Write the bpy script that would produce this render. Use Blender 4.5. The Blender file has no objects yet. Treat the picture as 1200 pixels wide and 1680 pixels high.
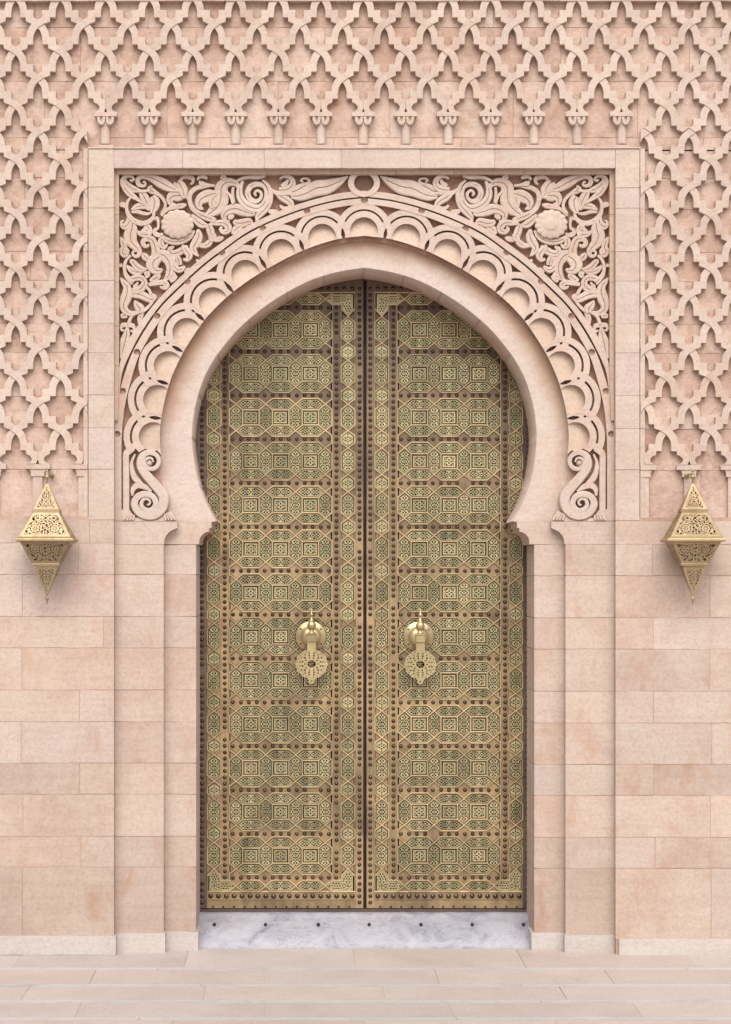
import bpy, bmesh, math, random
from mathutils import Vector
from mathutils.geometry import delaunay_2d_cdt

# ------------------------------------------------------------------ camera, sky, sun, exposure
S = 0.003            # metres per photograph pixel on the wall face
D = 8.0              # camera distance from the wall face
XV, YV = 505.0, 950.0  # where the level view axis meets the wall (photograph pixels)
XC, ZC = (XV - 600) * S, (1566 - YV) * S
sc = bpy.context.scene
cam_d = bpy.data.cameras.new('camera')
cam = bpy.data.objects.new('camera', cam_d)
sc.collection.objects.link(cam)
cam.location = (XC, -D, ZC)
cam.rotation_euler = (math.radians(90), 0, 0)
cam_d.sensor_fit = 'VERTICAL'
cam_d.sensor_height = 36
cam_d.lens = 36 * D / (1680 * S)
cam_d.shift_x = (600 - XV) / 1680
cam_d.shift_y = (YV - 840) / 1680
cam_d.clip_end = 3000
sc.camera = cam

SUN_EL, SUN_AZ = 50.0, 20.0       # sun high in front of the wall, veiled by thin overcast
w = bpy.data.worlds.new('World'); sc.world = w; w.use_nodes = True
nt = w.node_tree; nt.nodes.clear()
sky = nt.nodes.new('ShaderNodeTexSky'); sky.sky_type = 'NISHITA'; sky.sun_disc = False
sky.sun_elevation = math.radians(SUN_EL); sky.sun_rotation = math.radians(180 - SUN_AZ)
sky.air_density = 1.0; sky.dust_density = 4.0; sky.ozone_density = 1.0
hs = nt.nodes.new('ShaderNodeHueSaturation'); hs.inputs['Saturation'].default_value = 0.4
bg = nt.nodes.new('ShaderNodeBackground'); bg.inputs['Strength'].default_value = 0.105
wo = nt.nodes.new('ShaderNodeOutputWorld')
nt.links.new(sky.outputs[0], hs.inputs['Color']); nt.links.new(hs.outputs[0], bg.inputs['Color']); nt.links.new(bg.outputs[0], wo.inputs['Surface'])
sun_d = bpy.data.lights.new('sun', 'SUN'); sun_d.energy = 1.5; sun_d.angle = math.radians(44); sun_d.color = (1.0, 0.965, 0.92)
sun = bpy.data.objects.new('sun', sun_d); sc.collection.objects.link(sun)
_el, _az = math.radians(SUN_EL), math.radians(SUN_AZ)
_dir = Vector((math.cos(_el) * math.sin(_az), math.cos(_el) * math.cos(_az), -math.sin(_el)))
sun.rotation_euler = _dir.to_track_quat('-Z', 'Y').to_euler()
sun.location = (0, -6, 9)
sc.view_settings.view_transform = 'Standard'; sc.view_settings.look = 'None'
sc.view_settings.exposure = 0.84; sc.view_settings.gamma = 1.0
sc.view_settings.use_curve_mapping = False

# ------------------------------------------------------------------ helpers
R = random.Random(7)
COL = sc.collection
MIR = 598.0          # the portal's axis
ORG = {}

def P(px, py, y=0.0):
    f = 1 + y / D
    return (XC + (px - XV) * S * f, y, ZC + (YV - py) * S * f)

def link(o, parent):
    COL.objects.link(o)
    if parent is not None:
        o.parent = parent

def place(o, world, parent):
    link(o, parent)
    b = ORG.get(parent.name, Vector()) if parent is not None else Vector()
    o.location = Vector(world) - b
    ORG[o.name] = Vector(world)

def empty(name, loc, label, cat, group=None):
    o = bpy.data.objects.new(name, None); o.empty_display_size = 0.1
    place(o, loc, None)
    o['label'] = label; o['category'] = cat
    if group: o['group'] = group
    return o

class MB:
    """collects world-space vertices and faces; build() links one mesh object with its origin at its centre"""
    def __init__(s): s.v = []; s.f = []; s.sm = []
    def vert(s, p): s.v.append(tuple(p)); return len(s.v) - 1
    def face(s, ids, smooth=False): s.f.append(tuple(ids)); s.sm.append(smooth)
    def build(s, name, mat, parent=None, tint=None, bevel=0, weld=False, origin=None):
        lo = [min(p[i] for p in s.v) for i in range(3)]; hi = [max(p[i] for p in s.v) for i in range(3)]
        c = Vector([(a + b) / 2 for a, b in zip(lo, hi)]) if origin is None else Vector(origin)
        me = bpy.data.meshes.new(name)
        me.from_pydata([Vector(p) - c for p in s.v], [], s.f)
        me.polygons.foreach_set('use_smooth', s.sm)
        if weld or bevel:
            bm = bmesh.new(); bm.from_mesh(me)
            if weld: bmesh.ops.remove_doubles(bm, verts=bm.verts, dist=1e-6)
            if bevel:
                bm.normal_update()
                es = [e for e in bm.edges if len(e.link_faces) == 2 and e.calc_face_angle(0) > 0.5 and
                      any(f.normal.y < -0.9 for f in e.link_faces)]
                bmesh.ops.bevel(bm, geom=es, offset=bevel, segments=1, affect='EDGES', clamp_overlap=True, profile=0.6)
            bm.to_mesh(me); bm.free()
        me.materials.append(mat)
        o = bpy.data.objects.new(name, me)
        place(o, c, parent)
        if tint: o.color = (*tint, 1)
        return o

def area2(pts): return sum(a[0] * b[1] - b[0] * a[1] for a, b in zip(pts, pts[1:] + pts[:1]))

def prism(mb, pts, yf, yb, back=False):
    """polygon in photograph pixels at depth yf, pushed straight back to yb; yf may be a function of (x, y)"""
    pts = [tuple(p) for p in pts]
    if area2(pts) < 0: pts = pts[::-1]      # y runs down: this order faces the viewer
    fy = yf if callable(yf) else (lambda x, y: yf)
    F = [mb.vert(P(x, y, fy(x, y))) for x, y in pts]
    B = [mb.vert((mb.v[i][0], yb, mb.v[i][2])) for i in F]
    mb.face(F[::-1][::-1] if False else F)
    n = len(pts)
    for i in range(n):
        j = (i + 1) % n
        mb.face((F[j], F[i], B[i], B[j]))
    if back: mb.face(B[::-1])

def slab2d(mb, vs, faces, yf, yb, fn=None, smooth=False):
    """triangles in pixels -> front sheet plus walls along the rim"""
    fn = fn or (lambda x, y, d: P(x, y, d))
    idx = {}; bk = {}
    fy = yf if callable(yf) else (lambda x, y: yf)
    edges = {}
    for f in faces:
        pts = [vs[i] for i in f]
        if area2([tuple(p) for p in pts]) < 0: f = f[::-1]
        for i in f:
            if i not in idx:
                idx[i] = mb.vert(fn(vs[i][0], vs[i][1], fy(vs[i][0], vs[i][1])))
        mb.face([idx[i] for i in f], smooth)
        for a, b in zip(f, f[1:] + f[:1]): edges[(a, b)] = True
    if yb is None: return
    for a, b in edges:
        if (b, a) in edges: continue
        for i in (a, b):
            if i not in bk: bk[i] = mb.vert(fn(vs[i][0], vs[i][1], yb))
        mb.face((idx[b], idx[a], bk[a], bk[b]))

def cdt(loops, keep):
    """2-D boolean: loops = [(points, closed)], keep(x, y) says what stays"""
    vs = []; es = []
    for pts, closed in loops:
        b = len(vs); n = len(pts)
        vs += [Vector((float(p[0]), float(p[1]))) for p in pts]
        es += [(b + i, b + i + 1) for i in range(n - 1)]
        if closed: es.append((b + n - 1, b))
    r = delaunay_2d_cdt(vs, es, [], 0, 1e-4)
    V = [(v[0], v[1]) for v in r[0]]
    F = []
    for f in r[2]:
        x = sum(V[i][0] for i in f) / len(f); y = sum(V[i][1] for i in f) / len(f)
        if keep(x, y): F.append(list(f))
    return V, F

def inside(poly, x, y):
    c = False; n = len(poly); j = n - 1
    for i in range(n):
        xi, yi = poly[i]; xj, yj = poly[j]
        if (yi > y) != (yj > y) and x < (xj - xi) * (y - yi) / (yj - yi) + xi: c = not c
        j = i
    return c

def circle(cx, cy, r, n=32, ry=None, a0=0):
    ry = ry or r
    return [(cx + r * math.cos(a0 + 2 * math.pi * i / n), cy + ry * math.sin(a0 + 2 * math.pi * i / n)) for i in range(n)]

def smooth(pts, n=6):
    """Catmull-Rom through tuples of any length"""
    out = []
    k = len(pts)
    for i in range(k - 1):
        p0 = pts[max(i - 1, 0)]; p1 = pts[i]; p2 = pts[i + 1]; p3 = pts[min(i + 2, k - 1)]
        for j in range(n):
            t = j / n
            out.append(tuple(0.5 * (2 * b + (c - a) * t + (2 * a - 5 * b + 4 * c - d) * t * t + (3 * b - a - 3 * c + d) * t ** 3)
                             for a, b, c, d in zip(p0, p1, p2, p3)))
    out.append(tuple(pts[-1]))
    return out

def resample(pts, n):
    L = [0]
    for a, b in zip(pts, pts[1:]): L.append(L[-1] + math.dist(a, b))
    out = []; k = 0
    for i in range(n):
        t = L[-1] * i / (n - 1)
        while k < len(L) - 2 and L[k + 1] < t: k += 1
        u = (t - L[k]) / max(L[k + 1] - L[k], 1e-9)
        out.append(tuple(a + (b - a) * u for a, b in zip(pts[k], pts[k + 1])))
    return out

def ribbon(mb, pts, yf, yb, crown=0.007, vein=True, n=5, mir=False, fat=1.0):
    """carved stroke of varying width: rounded section, a shallow vein along the wide leaves"""
    q = smooth(pts, n)
    rows = []
    for i, (x, y, wd) in enumerate(q):
        a = q[max(i - 1, 0)]; b = q[min(i + 1, len(q) - 1)]
        dx, dy = b[0] - a[0], b[1] - a[1]; l = math.hypot(dx, dy) or 1
        nx, ny = -dy / l, dx / l
        h = max(wd * (fat if wd < 5.5 else fat * 1.12), 0.6) / 2
        dip = 0.007 if (vein and wd > 7.0) else 0.0005
        sec = [(-1, yb), (-1, yf + crown), (-0.8, yf + crown * 0.1), (-0.11, yf + 0.0003), (0, yf + dip), (0.11, yf + 0.0003), (0.8, yf + crown * 0.1), (1, yf + crown), (1, yb)]
        row = []
        for t, d in sec:
            X = x + nx * h * t; Y = y + ny * h * t
            if mir: X = 2 * MIR - X
            row.append(mb.vert(P(X, Y, d) if d != yb else (*P(X, Y, yf + crown)[:1], yb, P(X, Y, yf + crown)[2])))
        rows.append(row)
    for a, b in zip(rows, rows[1:]):
        for i in range(8):
            f = (a[i], a[i + 1], b[i + 1], b[i])
            mb.face(f if mir else f[::-1], False)
    mb.face(rows[0] if not mir else rows[0][::-1]); mb.face(rows[-1][::-1] if not mir else rows[-1])

def lathe(mb, cx, cy, cz, prof, n=16, axis='z', smooth_=True):
    """prof: list of (radius, offset along the axis)"""
    rings = []
    for r, h in prof:
        ring = []
        for i in range(n):
            a = 2 * math.pi * i / n
            u, v = r * math.cos(a), r * math.sin(a)
            p = (cx + u, cy + v, cz + h) if axis == 'z' else (cx + u, cy + h, cz + v)
            ring.append(mb.vert(p))
        rings.append(ring)
    for a, b in zip(rings, rings[1:]):
        for i in range(n):
            j = (i + 1) % n
            mb.face((a[i], a[j], b[j], b[i]), smooth_)
    mb.face(rings[0][::-1]); mb.face(rings[-1])

def boxw(mb, x0, x1, y0, y1, z0, z1):
    v = [mb.vert(p) for p in ((x0, y0, z0), (x1, y0, z0), (x1, y1, z0), (x0, y1, z0), (x0, y0, z1), (x1, y0, z1), (x1, y1, z1), (x0, y1, z1))]
    for f in ((0, 1, 5, 4), (1, 2, 6, 5), (2, 3, 7, 6), (3, 0, 4, 7), (4, 5, 6, 7), (3, 2, 1, 0)):
        mb.face([v[i] for i in f])

# ------------------------------------------------------------------ materials
def newmat(name):
    m = bpy.data.materials.new(name); m.use_nodes = True
    n = m.node_tree.nodes; n.clear()
    out = n.new('ShaderNodeOutputMaterial'); b = n.new('ShaderNodeBsdfPrincipled')
    m.node_tree.links.new(b.outputs[0], out.inputs[0])
    return m, m.node_tree, b

def N(t, typ, **kw):
    n = t.nodes.new(typ)
    for k, v in kw.items():
        if k in n.inputs.keys() if hasattr(n.inputs, 'keys') else False: n.inputs[k].default_value = v
        else: setattr(n, k, v)
    return n

def noise(t, vec, scale, detail=5, rough=0.55, dist=0.0):
    n = t.nodes.new('ShaderNodeTexNoise')
    n.inputs['Scale'].default_value = scale; n.inputs['Detail'].default_value = detail
    n.inputs['Roughness'].default_value = rough; n.inputs['Distortion'].default_value = dist
    t.links.new(vec, n.inputs['Vector'])
    return n.outputs['Fac']

def ramp(t, fac, stops):
    r = t.nodes.new('ShaderNodeValToRGB')
    e = r.color_ramp.elements
    while len(e) < len(stops): e.new(0.5)
    for x, (p, c) in zip(e, stops):
        x.position = p; x.color = (*c, 1) if len(c) == 3 else c
    t.links.new(fac, r.inputs[0])
    return r.outputs[0]

def mix(t, a, b, fac, mode='MIX'):
    m = t.nodes.new('ShaderNodeMix'); m.data_type = 'RGBA'; m.blend_type = mode
    for s, v in ((0, fac), (6, a), (7, b)):
        if hasattr(v, 'is_linked') or hasattr(v, 'links'): t.links.new(v, m.inputs[s])
        elif s == 0: m.inputs[0].default_value = v
        else: m.inputs[s].default_value = (*v, 1)
    return m.outputs[2]

def mapping(t, vec, scale):
    m = t.nodes.new('ShaderNodeMapping'); m.inputs['Scale'].default_value = scale
    t.links.new(vec, m.inputs['Vector']); return m.outputs[0]

def bump(t, bsdf, fac_list):
    prev = None
    for h, st, dist in fac_list:
        b = t.nodes.new('ShaderNodeBump'); b.inputs['Strength'].default_value = st; b.inputs['Distance'].default_value = dist
        t.links.new(h, b.inputs['Height'])
        if prev: t.links.new(prev, b.inputs['Normal'])
        prev = b.outputs[0]
    t.links.new(prev, bsdf.inputs['Normal'])

def stone(name, c0, c1, c2, rough=0.85, fine=0.35, stain=0.5, stain_col=(0.40, 0.235, 0.155), run=False, rag=0.0):
    m, t, b = newmat(name)
    geo = t.nodes.new('ShaderNodeNewGeometry'); pos = geo.outputs['Position']
    oi = t.nodes.new('ShaderNodeObjectInfo')
    off = t.nodes.new('ShaderNodeVectorMath'); off.operation = 'MULTIPLY_ADD'
    t.links.new(oi.outputs['Color'], off.inputs[0]); off.inputs[1].default_value = (9, 9, 9); t.links.new(pos, off.inputs[2])
    p = off.outputs[0]
    big = noise(t, p, 2.2, 6, 0.6, 0.4)
    col = ramp(t, big, [(0.3, c0), (0.52, c1), (0.72, c2)])
    bed = noise(t, mapping(t, p, (3, 3, 34)), 1.0, 5, 0.65, 0.6)
    col = mix(t, col, ramp(t, bed, [(0.3, (0.82, 0.79, 0.76)), (0.62, (1.06, 1.05, 1.04))]), 0.33, 'MULTIPLY')
    mot = noise(t, p, 64, 7, 0.75)
    col = mix(t, col, ramp(t, mot, [(0.3, (0.76, 0.72, 0.68)), (0.55, (1.04, 1.04, 1.04))]), 0.7, 'MULTIPLY')
    # weather stains: rusty runs and blotches of their own shape
    st = noise(t, mapping(t, p, (6, 6, 1.6)), 1.0, 7, 0.62, 0.8)
    st2 = noise(t, p, 5.5, 8, 0.7, 1.2)
    sm = t.nodes.new('ShaderNodeMath'); sm.operation = 'MULTIPLY'
    t.links.new(ramp(t, st, [(0.5, (0, 0, 0)), (0.74, (1, 1, 1))]), sm.inputs[0])
    t.links.new(ramp(t, st2, [(0.38, (0, 0, 0)), (0.62, (1, 1, 1))]), sm.inputs[1])
    sm2 = t.nodes.new('ShaderNodeMath'); sm2.operation = 'MULTIPLY'; sm2.inputs[1].default_value = stain
    t.links.new(sm.outputs[0], sm2.inputs[0])
    col = mix(t, col, stain_col, sm2.outputs[0])
    if rag:          # rough tooled face: grime and bleached patches
        rg = noise(t, p, 13, 9, 0.75, 0.6)
        col = mix(t, col, ramp(t, rg, [(0.34, (0.66, 0.55, 0.47)), (0.5, (1, 1, 1)), (0.66, (1.12, 1.12, 1.12))]), rag, 'MULTIPLY')
    if run:          # rain-washed rust that runs down from the upper edge of the arch stones, blotchy and broken; the soffit takes the same tone
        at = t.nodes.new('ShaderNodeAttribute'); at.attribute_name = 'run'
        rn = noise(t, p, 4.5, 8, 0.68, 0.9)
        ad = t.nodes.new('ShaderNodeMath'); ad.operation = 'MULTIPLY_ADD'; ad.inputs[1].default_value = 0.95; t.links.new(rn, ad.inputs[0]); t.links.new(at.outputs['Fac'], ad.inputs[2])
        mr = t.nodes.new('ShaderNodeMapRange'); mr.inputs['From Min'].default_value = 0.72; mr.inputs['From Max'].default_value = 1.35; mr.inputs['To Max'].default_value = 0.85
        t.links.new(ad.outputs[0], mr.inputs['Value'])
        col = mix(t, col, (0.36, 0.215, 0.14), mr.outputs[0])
    # pits
    vo = t.nodes.new('ShaderNodeTexVoronoi'); vo.inputs['Scale'].default_value = 24; vo.inputs['Randomness'].default_value = 1
    t.links.new(p, vo.inputs['Vector'])
    pit = ramp(t, vo.outputs['Distance'], [(0.0, (0.45, 0.4, 0.36)), (0.045, (0.6, 0.55, 0.5)), (0.075, (1, 1, 1))])
    col = mix(t, col, pit, ramp(t, noise(t, p, 3.1, 3), [(0.56, (0, 0, 0)), (0.66, (1, 1, 1))]), 'MULTIPLY')
    col = mix(t, col, oi.outputs['Color'], 1.0, 'MULTIPLY')
    t.links.new(col, b.inputs['Base Color'])
    b.inputs['Roughness'].default_value = rough
    b.inputs['Specular IOR Level'].default_value = 0.25
    bump(t, b, [(noise(t, p, 9, 5, 0.6), 0.25, 0.01), (bed, 0.12, 0.006), (noise(t, p, 150, 4, 0.7), fine, 0.0025)])
    return m

STONE = stone('pink_sandstone', (0.435, 0.318, 0.265), (0.498, 0.391, 0.332), (0.50, 0.418, 0.355), stain=0.9)
CARVED = stone('carved_sandstone', (0.468, 0.353, 0.296), (0.52, 0.413, 0.35), (0.52, 0.433, 0.37), stain=0.6, fine=0.3)
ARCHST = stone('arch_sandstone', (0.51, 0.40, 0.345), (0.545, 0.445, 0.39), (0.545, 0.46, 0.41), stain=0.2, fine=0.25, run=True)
MORTAR = stone('lime_mortar', (0.37, 0.235, 0.175), (0.46, 0.32, 0.25), (0.53, 0.41, 0.345), stain=0.6)
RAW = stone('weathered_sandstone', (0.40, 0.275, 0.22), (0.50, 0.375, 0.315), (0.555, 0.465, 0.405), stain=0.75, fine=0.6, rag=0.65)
FLOORST = stone('paving_sandstone', (0.395, 0.33, 0.303), (0.425, 0.364, 0.337), (0.44, 0.384, 0.358), rough=0.5, fine=0.1, stain=0.15, stain_col=(0.45, 0.32, 0.26))
PALE = stone('pale_plinth_limestone', (0.445, 0.395, 0.365), (0.475, 0.425, 0.395), (0.50, 0.452, 0.425), stain=0.2, stain_col=(0.5, 0.38, 0.3))

def marble(name, base, vein, rough=0.4):
    m, t, b = newmat(name)
    geo = t.nodes.new('ShaderNodeNewGeometry'); p = geo.outputs['Position']
    n1 = noise(t, mapping(t, p, (2.5, 9, 9)), 1.0, 8, 0.65, 1.5)
    n2 = noise(t, p, 11, 8, 0.7, 2.0)
    col = ramp(t, n1, [(0.3, vein), (0.5, base), (0.7, tuple(min(1, c * 1.06) for c in base))])
    col = mix(t, col, ramp(t, n2, [(0.3, (0.74, 0.73, 0.78)), (0.5, (1, 1, 1))]), 0.6, 'MULTIPLY')
    t.links.new(col, b.inputs['Base Color']); b.inputs['Roughness'].default_value = rough
    bump(t, b, [(n2, 0.2, 0.004), (noise(t, p, 90, 4), 0.15, 0.002)])
    return m
STRIPM = marble('grey_white_marble', (0.42, 0.405, 0.39), (0.315, 0.31, 0.31))

def sheet_mat():
    m, t, b = newmat('scuffed_white_marble_sill')
    geo = t.nodes.new('ShaderNodeNewGeometry'); p = geo.outputs['Position']
    n1 = noise(t, p, 5, 9, 0.72, 1.4); n2 = noise(t, mapping(t, p, (5, 5, 14)), 2.0, 8, 0.7, 2.5)
    col = ramp(t, n1, [(0.3, (0.13, 0.13, 0.16)), (0.47, (0.285, 0.28, 0.315)), (0.68, (0.36, 0.35, 0.375))])
    col = mix(t, col, ramp(t, n2, [(0.33, (0.5, 0.49, 0.53)), (0.48, (1, 1, 1))]), 0.5, 'MULTIPLY')
    cr = noise(t, p, 7, 4, 0.6, 3.0)
    cm = ramp(t, cr, [(0.485, (0, 0, 0)), (0.5, (1, 1, 1)), (0.515, (0, 0, 0))])
    msk = ramp(t, noise(t, p, 2.4, 3), [(0.55, (0, 0, 0)), (0.62, (1, 1, 1))])
    mm = mix(t, cm, msk, 1.0, 'MULTIPLY')
    col = mix(t, col, (0.22, 0.16, 0.15), mm)
    t.links.new(col, b.inputs['Base Color']); b.inputs['Roughness'].default_value = 0.5
    bump(t, b, [(n1, 0.35, 0.008), (noise(t, p, 60, 5, 0.7), 0.3, 0.004)])
    return m
SILL = sheet_mat()

def metal(name, c0, c1, c2, metallic=0.75, rough=0.42, scale=9.0, grime=0.5, grime_col=(0.10, 0.075, 0.06), bstr=0.15, upper_tone=None):
    m, t, b = newmat(name)
    geo = t.nodes.new('ShaderNodeNewGeometry'); p = geo.outputs['Position']
    n1 = noise(t, p, scale, 6, 0.6, 0.5)
    col = ramp(t, n1, [(0.3, c0), (0.5, c1), (0.7, c2)])
    g = noise(t, mapping(t, p, (9, 9, 2.5)), 1.0, 7, 0.65, 0.7)
    col = mix(t, col, grime_col, mix(t, ramp(t, g, [(0.48, (0, 0, 0)), (0.72, (1, 1, 1))]), (grime,) * 3, 1.0, 'MULTIPLY'))
    oi = t.nodes.new('ShaderNodeObjectInfo')      # no two pieces aged alike
    col = mix(t, col, ramp(t, oi.outputs['Random'], [(0.0, (0.74, 0.74, 0.70)), (0.35, (0.95, 0.97, 0.92)), (0.7, (1.0, 0.98, 0.95)), (1.0, (1.14, 1.12, 1.1))]), 1.0, 'MULTIPLY')
    if upper_tone:      # uneven dark brown tone that deepens with height
        sx = t.nodes.new('ShaderNodeSeparateXYZ'); t.links.new(p, sx.inputs[0])
        ad = t.nodes.new('ShaderNodeMath'); ad.operation = 'MULTIPLY_ADD'; ad.inputs[1].default_value = 1.6; t.links.new(noise(t, p, 2.3, 5), ad.inputs[0]); t.links.new(sx.outputs[2], ad.inputs[2])
        mr = t.nodes.new('ShaderNodeMapRange'); mr.inputs['From Min'].default_value = 2.3; mr.inputs['From Max'].default_value = 4.0; mr.inputs['To Max'].default_value = 0.8
        t.links.new(ad.outputs[0], mr.inputs['Value'])
        col = mix(t, col, upper_tone, mr.outputs[0])
    t.links.new(col, b.inputs['Base Color'])
    b.inputs['Metallic'].default_value = metallic
    rr = ramp(t, noise(t, p, scale * 3, 4), [(0.3, (rough - 0.08,) * 3), (0.7, (rough + 0.14,) * 3)])
    t.links.new(rr, b.inputs['Roughness'])
    bump(t, b, [(noise(t, p, 220, 4, 0.6), bstr, 0.0015), (n1, 0.1, 0.004)])
    return m
FILI = metal('pierced_brass', (0.37, 0.315, 0.175), (0.49, 0.42, 0.245), (0.41, 0.38, 0.215), 0.55, 0.38, 7, 0.4)
STRAP = metal('brass_strapwork', (0.46, 0.345, 0.205), (0.58, 0.445, 0.275), (0.54, 0.43, 0.26), 0.6, 0.4, 6, 0.35)
RAIL = metal('coppery_brass_rail', (0.20, 0.14, 0.085), (0.35, 0.25, 0.14), (0.45, 0.335, 0.185), 0.6, 0.45, 5.5, 0.6, (0.07, 0.048, 0.045), upper_tone=(0.085, 0.055, 0.052))
OSTILE = metal('shaded_bronze_stile', (0.10, 0.072, 0.065), (0.145, 0.105, 0.09), (0.20, 0.15, 0.11), 0.5, 0.48, 6, 0.5, (0.06, 0.045, 0.045))  # shade along the outer stiles, put into a darker bronze colour
DARKM = metal('dark_bronze', (0.016, 0.012, 0.009), (0.022, 0.017, 0.012), (0.03, 0.022, 0.014), 0.2, 0.6, 8, 0.4, (0.03, 0.025, 0.02))
STUDM = metal('bronze_stud', (0.08, 0.055, 0.042), (0.12, 0.08, 0.056), (0.16, 0.108, 0.07), 0.85, 0.18, 20, 0.3)
KNOCK = metal('polished_brass', (0.42, 0.33, 0.18), (0.50, 0.40, 0.23), (0.54, 0.44, 0.26), 0.7, 0.36, 10, 0.2)
LANT = metal('pale_lantern_brass', (0.27, 0.19, 0.10), (0.36, 0.262, 0.152), (0.40, 0.30, 0.18), 0.5, 0.42, 9, 0.15, (0.35, 0.24, 0.12))
FRAMEW = metal('dark_door_frame', (0.07, 0.048, 0.045), (0.10, 0.07, 0.062), (0.13, 0.09, 0.07), 0.3, 0.5, 8, 0.3)

def tint(a=0.06, warm=0.0, v=1.0):
    g = v * (1 + R.uniform(-a, a))
    k = R.uniform(-0.5, 0.5) * a + warm
    return (min(1.15, g * (1 + k * 0.4)), g, g * (1 - k * 0.8))

# ------------------------------------------------------------------ depths
Y_WALL, Y_LAT, Y_MID, Y_GRD, Y_JAMB, Y_DOOR = 0.0, 0.029, 0.05, 0.09, 0.10, 0.385

# ------------------------------------------------------------------ ground and paving
gm = MB()
for p in ((-400, 0.3, -0.0028), (400, 0.3, -0.0028), (400, -600, -0.0028), (-400, -600, -0.0028)): gm.vert(p)
gm.face((3, 2, 1, 0))
ground = gm.build('ground', FLOORST, None, (0.98, 0.98, 0.98)); ground['kind'] = 'structure'
ground['label'] = 'pale stone forecourt in front of the gate'

def floor_y(py): return D * ((1566 - YV) / (py - YV)) - D
def floor_x(px, py): return XC + (px - XV) * S * ((1566 - YV) / (py - YV))
strip_y = [0.12, floor_y(1589.5), floor_y(1616.5), floor_y(1643), floor_y(1671.5)]
while strip_y[-1] > -3.6: strip_y.append(strip_y[-1] - 0.285)
joints = {0: (305, 1577), 1: (152, 1603), 2: (42, 1629), 3: (129, 1656)}
for r in range(len(strip_y) - 1):
    ya, yb = strip_y[r] - (0.0235 if r else 0), strip_y[r + 1] + 0.0235
    x0 = floor_x(*joints[r]) if r in joints else R.uniform(-1, 0)
    L = 0.80 if r else 0.815
    for k in range(-4, 6):
        a = x0 + k * L + 0.001; b = a + L - 0.002
        if b < -3.6 or a > 3.4: continue
        mb = MB(); z = R.uniform(-0.0012, 0.0012)
        boxw(mb, a, b, yb, ya, -0.013, z)
        mb.build('paving_slab', FLOORST, ground, tint(0.05))
    if r + 1 < len(strip_y):
        yc = strip_y[r + 1]
        cutx = [-3.7 + 0.37 * (r % 4)]
        while cutx[-1] < 3.5: cutx.append(cutx[-1] + R.uniform(1.1, 1.6))
        for a, b in zip(cutx, cutx[1:]):
            mb = MB(); boxw(mb, a + 0.001, b - 0.001, yc - 0.0225, yc + 0.0225, -0.013, R.uniform(0.0, 0.0012))
            mb.build('marble_strip', STRIPM, ground)

# ------------------------------------------------------------------ the wall
wall = empty('gate_wall', P(600, 1566, 0.2), 'pink sandstone wall with carved lattice panels and a row of colonnettes', 'wall')

def backing(x0, y0, x1, y1, yf, name='mortar_bed', parent=wall, yb=None, mat=MORTAR):
    mb = MB(); prism(mb, [(x0, y0), (x1, y0), (x1, y1), (x0, y1)], yf, yb or yf + 0.08, True)
    return mb.build(name, mat, parent, (0.97, 0.97, 0.97))

def block(x0, y0, x1, y1, yf, yb, name, parent, mat=STONE, tn=None, gap=0.4, jit=0.3, bev=0.0022):
    mb = MB(); g = gap
    j = lambda: R.uniform(-jit, jit)
    d = yf + R.uniform(-0.0012, 0.0008)
    a, b, c, e = (x0 + g, y0 + g + j()), (x1 - g, y0 + g + j()), (x1 - g, y1 - g + j()), (x0 + g, y1 - g + j())
    # a few points along the long edges so that they are not ruled straight
    def edge(p, q, n):
        return [(p[0] + (q[0] - p[0]) * i / n, p[1] + (q[1] - p[1]) * i / n + ((R.uniform(-0.35, 0.35) if R.random() > 0.06 else R.uniform(0.3, 0.9) * jit / 0.3 * (1 if q[0] > p[0] else -1)) if i else 0)) for i in range(n)]
    n = max(1, int((x1 - x0) / 16))
    pts = edge(a, b, n) + [b] + edge(c, e, n) + [e]
    prism(mb, pts, d, yb)
    return mb.build(name, mat, parent, tn or tint(0.05), bevel=bev)

XL, XR = -330, 1540
ROWS = [853, 891, 942.5, 1011.5, 1063, 1132, 1184, 1252, 1303, 1372, 1422.5, 1536]
VJL = [147, 129, 37, 170, 36, 131, 35, 131, 38, 132, 37]
VJR = [1150, 1071, 1165, 1072, 1165, 1072, 1168, 1073, 1166, 1075, 1167]
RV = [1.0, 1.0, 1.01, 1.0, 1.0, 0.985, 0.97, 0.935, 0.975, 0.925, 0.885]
backing(XL, 847, 186, 1566, 0.002); backing(1011, 849, XR, 1566, 0.002)
for i in range(len(ROWS) - 1):
    y0, y1 = ROWS[i], ROWS[i + 1]
    xs = [187.5, VJL[i]]; pitch = 185
    k = VJL[i]
    while k > XL: k -= pitch + R.uniform(-25, 25); xs.append(max(k, XL))
    xs.sort()
    for a, b in zip(xs, xs[1:]):
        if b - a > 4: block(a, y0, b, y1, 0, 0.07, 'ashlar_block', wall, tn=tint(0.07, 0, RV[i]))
    xs = [1010, VJR[i]]; k = VJR[i]
    while k < XR: k += pitch + R.uniform(-25, 25); xs.append(min(k, XR))
    for a, b in zip(xs, xs[1:]):
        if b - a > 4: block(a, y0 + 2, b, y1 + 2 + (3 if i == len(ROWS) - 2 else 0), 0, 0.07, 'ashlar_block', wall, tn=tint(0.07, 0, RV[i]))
for x0, x1, yt, yb_ in ((XL, -130, 1536, 1566), (-130, 190.5, 1536, 1567), (1016, 1330, 1541, 1568), (1330, XR, 1541, 1568)):
    block(x0, yt, x1, yb_, -0.012, 0.05, 'plinth_block', wall, PALE, tint(0.03), gap=0.4)

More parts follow.
